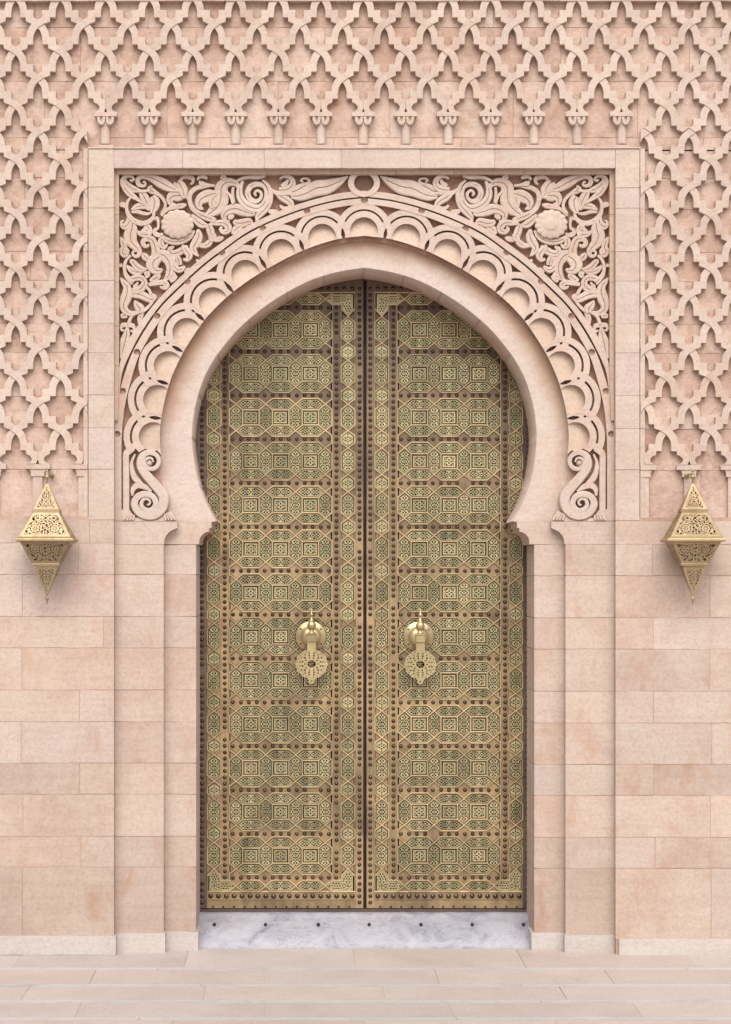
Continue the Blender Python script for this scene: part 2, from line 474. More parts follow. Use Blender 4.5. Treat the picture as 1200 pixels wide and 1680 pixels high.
# the plain band round the portal
FY = [243, 307, 341, 412, 460, 530, 578, 648, 702, 770, 853]
cream = lambda: (1.0, 1.03 + R.uniform(-0.02, 0.02), 1.05 + R.uniform(-0.03, 0.03))
backing(146, 246, 186.5, 852, 0.002); backing(1011, 246, 1049, 852, 0.002)
for a, b in zip(FY, FY[1:]):
    t_ = 0.975 + R.uniform(-0.03, 0.035)
    block(145, a, 187.5, b, 0, 0.075, 'band_stone', wall, CARVED, tuple(c * t_ for c in cream()))
    t_ = 0.975 + R.uniform(-0.03, 0.035)
    block(1010, a + 1, 1050, b + 1, 0, 0.075, 'band_stone', wall, CARVED, tuple(c * t_ for c in cream()))
    if a >= 243:
        block(137, max(a, 212), 144.6, b, 0.006, 0.075, 'lattice_border', wall, CARVED, tint(0.03), gap=0.2)
        block(1050.4, max(a, 222) + 1, 1058.5, b + 1, 0.006, 0.075, 'lattice_border', wall, CARVED, tint(0.03), gap=0.2)
backing(187, 246, 1010, 274, 0.002)
fx = [187.5, 300, 434, 560, 690, 812, 925, 1010]
for a, b in zip(fx, fx[1:]):
    t_ = 0.985 + R.uniform(-0.03, 0.03)
    block(a, 243, b, 276, 0, 0.05, 'band_stone', wall, CARVED, tuple(c * t_ for c in cream()))
mb = MB(); prism(mb, [(145, 240.8), (1050, 240.8), (1050, 243.3), (145, 243.3)], -0.006, 0.06)
mb.build('ledge', CARVED, wall, tint(0.02), bevel=0.002)
# wall above the lattice
backing(XL, -260, XR, 2, 0.02)
for j_, (ya, yb_) in enumerate(((-60, 1.5), (-125, -60), (-190, -125), (-255, -190))):
    k = XL
    while k < XR:
        n_ = min(XR, k + R.uniform(150, 240))
        block(k, ya, n_, yb_, -0.004, 0.06, 'ashlar_block', wall, tn=tint(0.05)); k = n_

# lattice ground: the recessed stones behind the ribbons
def ground_rows(x0, x1, ys, step, shift=0):
    for i, (a, b) in enumerate(zip(ys, ys[1:])):
        xs = [x0]; k = x0 + step * (0.5 if (i + shift) % 2 else 1.0)
        while k < x1 - 30: xs.append(k); k += step + R.uniform(-20, 20)
        xs.append(x1)
        for p, q in zip(xs, xs[1:]):
            g_ = R.uniform(0.97, 1.04)
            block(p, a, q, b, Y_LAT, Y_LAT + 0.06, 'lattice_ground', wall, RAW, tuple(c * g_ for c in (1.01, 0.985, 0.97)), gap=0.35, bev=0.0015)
backing(XL, 0, XR, 250, Y_LAT + 0.003)
backing(XL, 245, 140, 856, Y_LAT + 0.003); backing(1056, 245, XR, 858, Y_LAT + 0.003)
ground_rows(XL, XR, [0, 45, 133.5, 226, 246], 200)
GL = [246, 291, 342, 412, 460, 530, 578, 650, 702, 770, 856]
ground_rows(XL, 141, GL, 190, 1); ground_rows(1055, XR, [g + 2 for g in GL], 190)

# lattice ribbons
RX = [-298, -226, -154, -82, -10, 62, 137, 210, 281, 352, 422, 492, 562, 631, 701, 770, 841, 911, 983, 1057, 1131, 1203, 1275, 1347, 1419, 1491]
MX = [(a + b) / 2 for a, b in zip(RX, RX[1:])]
U = [(9.6, -3.4), (12.8, 0.5), (15.2, 4.5), (17, 9), (17.9, 13.5), (18.5, 18.5), (29, 18.6), (29, 29.2), (31.4, 31.8), (36.2, 33.9)]
Lw = [(26.6, 41), (16.9, 37), (16.5, 30.3), (7.7, 30.3), (7.5, 22), (6.9, 17), (5.9, 12.5), (3.2, 7.2)]
LEG = U + Lw
ARM = U[:-1] + [(36.2, 33.6), (36.2, 46), (33.6, 52.6), (18.5, 52.6), (24, 50), (26.5, 46), (25.8, 42.2), (22.6, 38.8), (17, 36.4), (16.5, 30.3), (7.7, 30.3), (7.5, 22), (6.9, 17), (5.9, 12.5), (3.2, 7.2)]

def lattice_arch(cx, cy, row, hl, hr, arm_l=False, arm_r=False, clip=None, half=None):
    mb = MB()
    over = -1 if row % 2 == 0 else 1          # '/' lies on top in even rows
    for sd, hw, arm in ((-1, hl, arm_l), (1, hr, arm_r)):
        if half and sd != half: continue
        f = hw / 36.2
        base = ARM if arm else LEG
        pts = [(sd * x * f, y) for x, y in base]
        jx = [(x + R.uniform(-0.25, 0.25), y + R.uniform(-0.25, 0.25)) for x, y in pts]
        if sd == over or half:
            poly = [(0, -10.5)] + jx + [(0, 3.5), (-sd * 9.6 * f, -3.4)]
            if half: poly = [(0, -10.5)] + jx + [(0, 3.5)]
            dy = lambda x, y: -0.0025 + 0.0042 * max(0, min(1, (y - cy) / 44)) * (0 if arm else 1)
        else:
            poly = jx + [(0, 3.5)]
            dy = lambda x, y: 0.0017 - 0.0042 * max(0, min(1, (y - cy) / 44)) * (0 if arm else 1)
        poly = [(cx + x, cy + y) for x, y in poly]
        if clip:
            x0, x1 = clip
            poly = clip_poly(poly, x0, x1)
            if len(poly) < 3: continue
        prism(mb, poly, dy, Y_LAT + 0.008)
    if mb.f:
        mb.build('lattice_arch', CARVED, wall, tint(0.045), bevel=0.0022)

def clip_poly(poly, x0, x1):
    for lim, sg in ((x0, 1), (x1, -1)):
        if lim is None: continue
        out = []
        for a, b in zip(poly, poly[1:] + poly[:1]):
            ia, ib = (a[0] - lim) * sg >= 0, (b[0] - lim) * sg >= 0
            if ia: out.append(a)
            if ia != ib:
                t_ = (lim - a[0]) / (b[0] - a[0]); out.append((lim, a[1] + (b[1] - a[1]) * t_))
        poly = out
    return poly

for r in range(-1, 16):
    cy = 42.3 + 44.4 * r
    xs = RX if r % 2 == 0 else MX
    nb = MX if r % 2 == 0 else RX
    for x in xs:
        left = [n for n in nb if n < x]; right = [n for n in nb if n > x]
        if not left or not right: continue
        hl, hr = x - left[-1], right[0] - x
        last = r == 15
        cyy = cy + (1.5 if x > 1000 and r > 3 else 0)
        if r <= 1: lattice_arch(x, cyy, r, hl, hr)
        elif r == 2:
            lattice_arch(x, cyy, r, hl, hr, arm_l=137 < x < 1057.5, arm_r=136 < x < 1057)
        elif r == 3:
            if x < 137 or x > 1057: lattice_arch(x, cyy, r, hl, hr)
        else:
            if x < 130 or x > 1062: lattice_arch(x, cyy, r, hl, hr, last, last, clip=(None, 143.5) if x < 600 else (1051.5, None))
            elif x == 137: lattice_arch(x, cyy, r, hl, hr, last, last, clip=(None, 143.5))
            elif x == 1057: lattice_arch(x, cyy, r, hl, hr, last, last, clip=(1051.5, None))

# colonnettes over the portal
def colonnette(cx, tall=True, ytop=183.6, ybase=242):
    mb = MB()
    r = 8.0 * S
    x, _, zt = P(cx, ytop + 22, 0.03); z0 = P(cx, ybase - 3, 0.03)[2]
    n = 20
    lathe(mb, x, Y_LAT - 0.002, z0, [(r * 1.04, 0), (r, 0.01), (r * 0.96, (zt - z0) * 0.9), (r, zt - z0)], n)
    col = mb.build('colonnette', CARVED, wall, tint(0.04))
    c = MB()
    prism(c, [(cx - 18.5, ytop), (cx + 18.5, ytop), (cx + 18.5, ytop + 6.8), (cx - 18.5, ytop + 6.8)], -0.006, Y_LAT + 0.004, True)
    prism(c, [(cx - 13.4, ytop + 6.8), (cx + 13.4, ytop + 6.8), (cx + 13.8, ytop + 15), (cx + 11.5, ytop + 20), (cx + 7, ytop + 22.4), (cx - 7, ytop + 22.4), (cx - 11.5, ytop + 20), (cx - 13.8, ytop + 15)], 0.004, Y_LAT + 0.004, True)
    c.build('capital', CARVED, col, tint(0.04), bevel=0.002)
    lf = MB()
    for sx in (-1, 1):      # two tulip leaves curling round the capital
        q = [(cx + sx * 11.4, ytop + 7.6, 4.6), (cx + sx * 11.2, ytop + 13.5, 5.2), (cx + sx * 7.8, ytop + 18.4, 5.4), (cx + sx * 4.0, ytop + 16.8, 5.0), (cx + sx * 3.0, ytop + 12, 4.9), (cx + sx * 2.3, ytop + 7.6, 4.8)]
        ribbon(lf, q, -0.007, 0.006, 0.003, False, 4)
    lf.build('capital_leaf', CARVED, col, tint(0.03))
    b = MB(); prism(b, [(cx - 11.5, ybase - 4.5), (cx + 11.5, ybase - 4.5), (cx + 13.5, ybase + 0.5), (cx - 13.5, ybase + 0.5)], 0.002, Y_LAT + 0.004, True)
    b.build('colonnette_base', CARVED, col, tint(0.04), bevel=0.002)
for i in range(6, 19):
    colonnette((RX[i] + RX[i + 1]) / 2)

def blind_column(cx, y0, clip=None):
    """plain stepped capital and shallow shaft below the side panels"""
    def cl(p): return clip_poly(p, *clip) if clip else p
    mb = MB(); prism(mb, cl([(cx - 8, y0 + 20), (cx + 8, y0 + 20), (cx + 8, y0 + 93), (cx - 8, y0 + 93)]), 0.010, Y_LAT + 0.004)
    if not mb.v: return
    col = mb.build('colonnette', CARVED, wall, tint(0.03), bevel=0.004)
    c = MB()
    prism(c, cl([(cx - 20, y0), (cx + 20, y0), (cx + 20, y0 + 8), (cx - 20, y0 + 8)]), 0.0, Y_LAT + 0.004, True)
    prism(c, cl([(cx - 13.5, y0 + 8), (cx + 13.5, y0 + 8), (cx + 11, y0 + 14), (cx + 11, y0 + 20), (cx - 11, y0 + 20), (cx - 11, y0 + 14)]), 0.005, Y_LAT + 0.004, True)
    c.build('capital', CARVED, col, tint(0.03), bevel=0.002)
for a in [m for m in RX if m <= 137] :
    blind_column(a, 761.2, (None, 143.5) if a > 130 else None)
for a in [m for m in RX if m >= 1057]:
    blind_column(a, 762.7, (1051.5, None) if a < 1060 else None)

# ------------------------------------------------------------------ the portal
portal = empty('horseshoe_portal', P(598, 1560, 0.12), 'horseshoe arch portal with carved scrollwork, scalloped interlace and stepped jambs', 'portal')
def both(fn):
    fn(False); fn(True)
def mx(pts, mir): return [(2 * MIR - p[0], *p[1:]) for p in pts] if mir else list(pts)

IN_L = [(355, 855), (341, 830), (330.5, 804), (323.5, 780), (318.8, 752), (316, 726), (316.4, 704), (319.5, 676), (326, 648), (335, 622), (346, 600), (360, 578.5), (390, 542.5), (420, 515.5), (450, 493.5), (480, 475.5), (512, 460), (543, 450), (571, 444), (MIR, 440.2)]
EX_L = [(292, 855.5), (284, 835), (279, 815), (275, 797), (270.5, 778), (266.5, 757), (263.5, 735), (262.6, 712), (265, 686), (270.5, 657), (279, 627), (290, 600), (305, 571), (331, 531.5), (351, 508), (373, 487), (404, 463), (438, 441.5), (480, 418.8), (518, 403), (556, 392), (MIR, 386.8)]
INC = resample(smooth(IN_L, 8), 121); EXC = resample(smooth(EX_L, 8), 121)

# panel ground behind the carving
def panel_bed(mir):
    mb = MB(); poly = [(186, 272), (MIR, 272)] + [(x - 6 if x < 330 else x, y + 8) for x, y in EXC[::-1]] + [(292, 856), (186, 856)]
    prism(mb, mx(poly, mir), Y_GRD, Y_GRD + 0.05)
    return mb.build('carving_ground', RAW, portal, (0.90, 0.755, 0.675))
bedL = panel_bed(False); bedR = panel_bed(True)
bed_of = {False: bedL, True: bedR}

# fillet round the panel
for mir in (False, True):
    for j_, (a, b) in enumerate(zip([278.5, 352, 412, 463, 535, 600], [352, 412, 463, 535, 600, 690])):
        mb = MB(); prism(mb, mx([(188.3, a + 0.3), (195.2, a + (7 if j_ == 0 else 0.3)), (195.2 if b < 640 else 193, b - 0.3), (188.3, b - 0.3)], mir), 0.034, Y_GRD + 0.01)
        mb.build('fillet', CARVED, portal, tint(0.04, 0.11, 0.95), bevel=0.002)
for a, b in zip([189, 312, 438, 545, 650, 745, 860], [312, 438, 545, 650, 745, 860, 1007]):
    mb = MB(); prism(mb, [(a + 0.3, 278.8), (b - 0.3, 278.8), (b - (6 if b > 1000 else 0.3), 285.8), (a + (6 if a < 190 else 0.3), 285.8)], 0.034, Y_GRD + 0.01)
    mb.build('fillet', CARVED, portal, tint(0.04, 0.13, 0.94), bevel=0.002)

# outer ring and the ring inside it
O_OUT = [(193, 655), (194, 625), (198, 592), (213, 555.5), (229, 530.5), (258, 493.5), (292.6, 458), (330, 424), (365, 397.5), (405, 371.5), (445, 352), (485, 336.5), (525, 324.5), (560, 316.5), (MIR, 312.8)]
O_IN = [(196, 655), (198.5, 625), (203, 604), (217, 573), (234, 542), (263, 501), (298.5, 465.5), (335, 432.5), (371, 405.5), (405, 381.5), (445, 362), (485, 346.2), (525, 334.2), (562, 326.3), (MIR, 322.5)]
def off_curve(c, d0, d1):
    q = resample(smooth(c, 6), 60); out = []
    for i, p in enumerate(q):
        a, b = q[max(i - 1, 0)], q[min(i + 1, 59)]
        dx, dy = b[0] - a[0], b[1] - a[1]; l = math.hypot(dx, dy); d = d0 + (d1 - d0) * i / 59
        out.append((p[0] - dy / l * d, p[1] + dx / l * d))
    out[-1] = (MIR, out[-1][1])
    return out
O_IN2 = O_IN[2:]
S_OUT = [(188.2, 853), (188.2, 780), (188.2, 720), (190.5, 684), (197, 641)] + off_curve(O_IN2, 3.4, 2.4)[2::4] + [(MIR, 324.9)]
S_IN = [(199.6, 853), (199.6, 780), (199.6, 730), (201.8, 690), (208, 652)] + off_curve(O_IN2, 15.5, 12.0)[2::4] + [(MIR, 334.5)]
HOLES = [(597.5, 328.5), (504, 345.5), (432, 375), (364.5, 414), (307.5, 461.5), (258, 518.5), (225, 577.5), (201.5, 641.5), (192.8, 712)]
SC_C = [(597.5, 379), (529, 390), (461.5, 415), (403, 449.5), (350, 494.5), (306.5, 545), (276, 599.5), (258.5, 655), (251.5, 716)]

def band(name, a, b, yf, parent, cuts, holes=(), mir=False, tn=None):
    A = smooth(a, 6); B = smooth(b, 6)
    A = resample(A, 140); B = resample(B, 140)
    fr = [0] + cuts + [139]
    for p, q in zip(fr, fr[1:]):
        ring = A[p:q + 1] + B[p:q + 1][::-1]
        hs_ = [h for h in holes if any(math.dist(h, r_) < 16 for r_ in ring)]
        loops = [(ring, True)] + [(circle(h[0], h[1], 5.6, 16, 5.2), True) for h in hs_]
        V, F = cdt(loops, lambda x, y: inside(ring, x, y) and not any(math.hypot((x - h[0]) / 5.6, (y - h[1]) / 5.2) < 0.985 for h in hs_))
        mb = MB(); slab2d(mb, mx(V, mir), F, yf + R.uniform(-0.0006, 0.0006), Y_GRD + 0.004)
        mb.build(name, CARVED, parent, tn or tint(0.03))
for mir in (False, True):
    band('outer_ring', O_OUT, O_IN, 0.046, bed_of[mir], [40, 78, 110], (), mir)
    band('inner_ring', S_OUT, S_IN, 0.049, bed_of[mir], [28, 50, 70, 88, 103, 121], HOLES, mir)

for mir in (False, True):
    for h in HOLES[1 if mir else 0:]:
        mb = MB(); prism(mb, circle(2 * MIR - h[0] if mir else h[0], h[1], 6.4, 16, 6), 0.064, Y_GRD + 0.006); mb.build('ring_hole', RAW, bed_of[mir], (0.92, 0.82, 0.75))
# scallops
def dist_ex(x, y):
    best = 1e9; side = 1
    pts = EXC + [(2 * MIR - p[0], p[1]) for p in EXC[::-1][1:]]
    for i in range(0, len(pts) - 1):
        ax, ay = pts[i]; bx, by = pts[i + 1]
        dx, dy = bx - ax, by - ay
        t_ = max(0, min(1, ((x - ax) * dx + (y - ay) * dy) / (dx * dx + dy * dy)))
        d = math.hypot(x - ax - dx * t_, y - ay - dy * t_)
        if d < best:
            best = d; side = dx * (y - ay) - dy * (x - ax)
    return best if side < 0 else -best
EXF = EXC + [(2 * MIR - p[0], p[1]) for p in EXC[::-1][1:]]
EXPOLY = EXF
sc_all = SC_C + [(2 * MIR - c[0], c[1]) for c in SC_C[1:]]
def in_arch(x, y): return inside(EXPOLY, x, y)
S_RING_IN = resample(smooth(S_IN, 6), 120)
def scallop(k, mir):
    cx, cy = SC_C[k]
    near = [c for c in sc_all if 1 < math.dist(c, (cx, cy)) < 110]
    u_ = min(1, k / 4); r0, r1, r2, r3 = 22.7 + 0.7 * u_, 33 + 1.6 * u_, 35.8 + 2.4 * u_, 45.5 + 3 * u_
    if k == 8: near.append((245, 760))
    exl = [p for p in EXF if math.dist(p, (cx, cy)) < 70]
    loops = [(circle(cx, cy, r, 48), True) for r in (r0, r1, r2, r3)]
    loops += [(circle(c[0], c[1], r0 + 0.8, 40), True) for c in near] + [(exl, False)]
    lens = []
    for c in near:
        if math.dist(c, (cx, cy)) > 85: continue
        mxx, myy = (c[0] + cx) / 2, (c[1] + cy) / 2
        a_ = math.atan2(c[1] - cy, c[0] - cx) + math.pi / 2
        ca, sa = math.cos(a_), math.sin(a_)
        lens.append([(mxx + ca * u * 11 - sa * v * 3.3, myy + sa * u * 11 + ca * v * 3.3) for u, v in ((-1, 0), (-.6, .62), (0, 1), (.6, .62), (1, 0), (.6, -.62), (0, -1), (-.6, -.62))])
    loops += [(l_, True) for l_ in lens]
    def keep(x, y):
        d = math.hypot(x - cx, y - cy)
        if any(inside(l_, x, y) for l_ in lens): return False
        if not (r0 * 0.999 < d < r1 or r2 < d < r3): return False
        if any(math.hypot(x - c[0], y - c[1]) < r0 + 0.75 for c in near): return False
        if k == 8 and y > 742 + (x - 212) * 0.1: return False
        return not in_arch(x, y)
    V, F = cdt(loops, keep)
    mb = MB(); slab2d(mb, mx(V, mir), F, 0.0502 + 0.0011 * (k % 2), Y_GRD + 0.004)
    par = bed_of[mir]
    mb.build('scallop_ring', CARVED, par, tint(0.03))
    # hollow shell inside the ring: deep under the ring, running out towards the arch edge
    grid = []
    n = 9
    loops = [(circle(cx, cy, r0 + 0.6, 40), True), (exl, False)] + [(circle(cx, cy, r0 * f, 20), True) for f in (0.3, 0.6, 0.82)]
    V, F = cdt(loops, lambda x, y: math.hypot(x - cx, y - cy) < r0 + 0.6 and not in_arch(x, y))
    if F:
        def shell(x, y):
            d = max(0.0, dist_ex(x if x <= MIR or k == 0 else x, y))
            e = 1 - min(1, math.hypot(x - cx, y - cy) / r0)
            return 0.055 + 0.03 * min(1, d / 30) ** 0.8
        mb = MB()
        V2 = mx(V, mir)
        sh = {tuple(a): shell(*b) for a, b in zip(V2, V)}
        slab2d(mb, V2, F, lambda x, y: sh[(x, y)], None, smooth=True)
        mb.build('scallop_shell', CARVED, par, tint(0.03, 0.07, 1.0))
for k in range(9):
    scallop(k, False)
    if k: scallop(k, True)

# carved scrolls of the spandrels, traced on one side and cut as its mirror on the other: (x, y, width)
SCROLLS = [
 [(235,334,2),(223,325,6),(212,317,8),(204,307,7),(200.5,298,6),(203,291,5),(210,288.7,5),(217,290,4),(219.5,294,4),(216,296.5,3.5),(213,294.5,2)],
 [(228,313,6),(218,310,9),(210,304,8),(206,297,5),(206.5,291.5,3)],
 [(234.5,300,2),(237,298,3),(239,301,3.5),(237.5,304.5,4),(233,305,5),(227.5,302,6),(226,296,6),(229.5,291,6),(237,290,6),(250,292.5,10),(265,300,14),(280,308,11),(293,312,4)],
 [(249,304,2),(247,311,9),(255,316,6),(265,323,5),(271,333,4.5),(271,341,4.5),(265,351,4)],
 [(217,322,2),(210,330,4),(208,342,5),(212,354,6),(220,362,7),(232,366.5,6.5),(244,364,6),(251.5,356,5),(253,346,4)],
 [(226,313,5),(236,313.5,4.5),(247,312,4)],
 [(231,314,6),(236,322,11),(241,332,10),(244,345,4)],
 [(250,322,7),(254,330,13),(253,340,12),(249,350,5)],
 [(216,344,3),(226,339,8),(238,338,8),(246,344,4)],
 [(216,348,3),(226,347.5,5),(238,350.5,5),(247,350,3)],
 [(196,336,5),(202,336,7),(206,340,4)],
 [(209,348,4),(212.5,358,7),(211,367,9),(205,371.5,9),(200,369,6),(199.5,364,4),(203.5,362,2)],
 [(218,363,5),(217,375,14),(214,387,17),(217,398,14),(224,406,10),(229,413,7),(227,419,5.5),(222,420.5,5),(218,416.5,4),(219.5,412,3),(223,413,2)],
 [(225,379,3),(231,383.5,7),(240,385,9),(246,387,4)],
 [(232,380,3),(239,375,6),(242,371,7),(246,378,7),(246,387,4)],
 [(252,360.5,3),(258,358,5),(260,366,4),(259.5,374,4),(255,377,5),(254,382,6),(258.5,385.5,6.5),(264,385,5),(268,383,3)],
 [(265,354,4),(274,344.5,5),(285,340,6),(299,337.5,7),(306,335.5,3)],
 [(266,388,5),(275,394,8),(287,397,8),(300,395,8),(312,388,7),(319,378,4)],
 [(270,389,6),(264.5,395,8),(266,403,8),(271.5,404.5,6),(275.5,400,2)],
 [(312,302,2),(316,300,4),(316.5,293,6),(308,290,6),(300,291.5,5),(296,297,4)],
 [(291,299,8),(296,303,11),(300,311,13),(302,320,9),(304,325,4)],
 [(288,299,4),(287.5,305,5),(294,312,6),(300,315,5)],
 [(304,318,8),(294,321,14),(284,322,14),(279,328,9),(282,335,6.5),(288,334,2.5)],
 [(353,305,3.5),(345,304.5,4.5),(335,306,5.5),(322,309,6),(313,317,6),(311.5,329,6),(316,341,6.5),(325,349.5,7),(338,356,9),(354,362,6)],
 [(303,321,4),(307,323,5),(312,330,4)],
 [(327,297,2),(331,301,7),(341,303,4),(352,305,3)],
 [(391,311,2),(388.5,303,7),(381,299,10),(371,300,13),(364,307,16),(363,318,18),(362,330,20),(356,341,18),(346,349,11),(338,353,5)],
 [(355,317,6),(344,320,15),(333,325,15),(327,332,11),(328,340,7),(334,343,3)],
 [(349,327,9),(348,334,9),(350,341,7)],
 [(324,295,3),(328,290,5),(335,289.5,6),(340,293,4)],
 [(362,289,5),(367,291,8),(371,294,4)],
 [(371,314,3.5),(378,321,4),(383,334,5)],
 [(383,307,4),(382,318,4.5),(384,332,4)],
 [(419,351,4),(412,350,9),(400,346.5,13),(386,342.5,13),(374,345.5,11),(367.5,353,8.5),(370,361,5.5),(377,363.5,3)],
 [(375,359,4),(379,356,7),(384.5,353,3)],
 [(345,366,5),(356,366,7),(366,365.5,8),(374,371,9.5),(374,378,8.5),(367,380.5,6.5),(362,376,5),(365,372,3)],
 [(342,367,6),(345,377,10),(348,387,9),(353,393,6),(361,392,7),(367,389,3)],
 [(315,352,4),(322,361,9),(331,368,10),(340,370,5)],
 [(325,376,4),(326.5,387,10),(322,398,12),(317,406,9),(320,414,7),(326,420,2.5)],
 [(326,402,5),(336,403,7),(343,399,8),(347,393,5.5),(342.5,390,3)],
 [(345,381,7),(350,389,9),(345,395,5)],
 [(388,298,3),(397,293,5),(408,290.5,5),(420,290.5,6),(431,289.5,5),(436,287.5,3)],
 [(431,295.5,3),(440,304,5),(444.5,317,6),(443,331,7),(436,342,9),(428,350,9),(422.5,357,6.5),(421.5,364,3)],
 [(399,297,4),(394,308,7),(393.5,320,9),(399,331,10),(409,339,11),(423,342,10),(433,335,8),(437.5,322,6),(435,309,5),(428,303,6),(419,302.5,7),(410.5,307,7),(406.5,317,7),(411,327,7),(420,330.5,6),(427.5,326,5),(429,317.5,4.5),(423,312.5,4),(418,317,3.5),(421,321,3)],
 [(459.5,293.5,3),(465,289.8,4),(475,290.5,6),(480.5,297,7),(479,306,9),(470,311,10),(458,312,7)],
 [(462,305,5),(469,301,6),(473,295,4)],
 [(455,318,6),(464,324,10),(475,331,9),(478.5,338,7),(472,342.5,6),(464,341,5),(459.5,336.5,3)],
 [(445,310.5,4),(454,316.5,6),(466,317,6),(482,317,3)],
 [(470,317,6),(483,314,12),(495,308,11),(504,302,6),(508,297.5,4),(505,293.5,3.5),(498.5,292.8,3.5),(494,296,3),(498,299,2.5)],
 [(478,322,6),(492,321,13),(506,316,16),(520,309,20),(535,307,19),(548,302,15),(560,296,9),(571.5,289,2.5)],
 [(197.5,389,3),(202,398,8),(204,406,8),(201,412,9),(205,418,8),(210,412,5),(207,407,3.5)],
 [(215,419,4),(208,426,4.5),(204.5,437,5),(206,449,5.5),(212,458,7),(219,464,8)],
 [(213,429,4.5),(218,430,7.5),(225,438,9),(233,442,8),(241,441,3)],
 [(208,436,4),(217,444,8),(227,446.5,8),(241,442,3)],
 [(245,401,4),(241,404,5),(236,402,6),(235,396,6),(241,392,7),(249,393,9),(253,400,10),(256,410,11),(256,420,12)],
 [(258,416,8),(269,419,15),(277,429,12),(279.5,441,10),(277,452,9),(271,459,5),(265,461,2)],
 [(262,421,12),(253,428,16),(251,436,17),(255,443,12),(262,444,8),(267,441,3)],
 [(234.5,415,4),(238,421,9),(244,427,6)],
 [(196,436,5),(201,435,5)],
 [(237,447,3),(242,450,8),(240,456,3)],
 [(212,460,6),(221,456.5,8),(231,456,8),(237,462,8),(236,469,9),(229,475,10),(218,478,8)],
 [(227,463,3),(224,467,4),(221,470,5),(226,473,5)],
 [(246,460.5,4),(255,457,9),(261,452,6),(262.5,449,2)],
 [(244,467,5),(258,464.5,6),(268,463.5,7),(274,467.5,7),(271,472,6),(265,471.5,4),(263,469,2)],
 [(198,456,3),(203,463,7),(208.5,471,10),(209,481,13),(206,491,14),(203,501,11),(206,510,9),(216,514.5,6.5),(228,512,5)],
 [(211,483,8),(222,482,11),(232,484,11),(242,489,10),(249,491.5,8),(254,487,6),(250.5,484,4.5),(246.5,486,3)],
 [(240,470,4),(245,476,4.5),(248,483,5)],
 [(221,493,3),(225,500,9),(230,507,12),(229,513,6)],
 [(234,512,4),(243,504,4.5),(251,495,3.5)],
 [(198.5,519.5,5),(204,518,8),(209,520.5,3)],
 [(224,513,4),(215.5,520,4.5),(211,532,5)],
 [(236,513.5,3),(231.5,518,7),(229,526,6),(228,532,2)],
 [(210,533.5,6),(202,533.5,6),(198.8,538.5,4),(201,542.3,3.5),(204,540.5,2.5)],
 [(210,533.5,6),(218,534.5,6),(220.5,540.5,4),(217,544,3.5),(214.5,541,2.5)],
 [(209.5,536,4),(208,548,9),(205.5,560,13),(203,571,10),(199.5,583,5),(197.8,588,2)],
 [(287,418,4),(283.5,428,7),(287,438,8),(294,443,8),(301,439.5,6),(303.5,436,3)],
 [(289,419,5),(293,426,8),(295,435,7)],
 [(285.5,404,3),(279.5,409,7),(281.5,415.5,7.5),(291,415,9),(300,410,9),(308,403,4)],
 [(299,402,4),(306,411,9),(311,419,9),(307,426,6),(301,425,3.5)],
 [(384,361.5,5),(389,366,9),(399,366,11),(409,363.5,9),(415,367,3)],
 [(382,384,5),(387,376.5,9),(394,372,9),(400,369,4)],
 [(440,344,4),(447,348,7),(456,346.5,4)],
 [(279,449,5),(284,450,7),(289,453,3)],
 [(279,461,6),(285,457.5,7),(291,453,3)],
 [(322,426,3),(327,431,6),(321,438,3)],
 [(303,447,3),(309,443,6),(314,445,3)],
]
for i, q in enumerate(SCROLLS):
    for mir in (False, True):
        mb = MB(); ribbon(mb, q, 0.049 + R.uniform(-0.0025, 0.0025), Y_GRD + 0.004, 0.0035, True, 6, mir, 1.15)
        mb.build('scroll_leaf', CARVED, bed_of[mir], tint(0.03))

# rosette bosses
def boss(mir):
    cx, cy, rx, ry = 291.5, 368, 27.5, 24.5
    mb = MB(); n = 84; rings = []
    for f, d in ((1.0, 0.07), (1.0, 0.045), (0.97, 0.040), (0.88, 0.0375), (0.6, 0.0355), (0.3, 0.035)):
        ring = []
        for i in range(n):
            a = 2 * math.pi * i / n
            sc_ = 1 - 0.075 * (1 - abs(math.sin(7 * a + 0.4))) * (f > 0.7) - (0 if f > 0.7 else 0)
            x = cx + rx * f * sc_ * math.cos(a); y = cy + ry * f * sc_ * math.sin(a)
            if mir: x = 2 * MIR - x
            ring.append(mb.vert(P(x, y, d + (0.004 * (1 - abs(math.sin(7 * a + 0.4))) ** 3 * (f > 0.8)))))
        rings.append(ring)
    for a, b in zip(rings, rings[1:]):
        for i in range(n):
            j = (i + 1) % n; f = (a[i], a[j], b[j], b[i]); mb.face(f if not mir else f[::-1], True)
    mb.face(rings[-1])
    mb.build('rosette_boss', CARVED, bed_of[mir], (1.01, 1.0, 1.0))
both(boss)

# knot ring at the crown
def annulus(name, cx, cy, r0, r1, yf, yb, parent, ry=1.0, tn=None):
    V, F = cdt([(circle(cx, cy, r0, 40, r0 * ry), True), (circle(cx, cy, r1, 48, r1 * ry), True)],
               lambda x, y: r0 < math.hypot(x - cx, (y - cy) / ry) < r1)
    mb = MB(); slab2d(mb, V, F, yf, yb); return mb.build(name, CARVED, parent, tn or tint(0.03))
annulus('crown_ring', 597.5, 300, 16.4, 26.2, 0.043, Y_GRD + 0.004, bedL, 0.87)

mb = MB(); prism(mb, circle(597.5, 300, 17.2, 40, 15), 0.066, Y_GRD + 0.01); mb.build('crown_disc', RAW, bedL, (0.34, 0.275, 0.24))
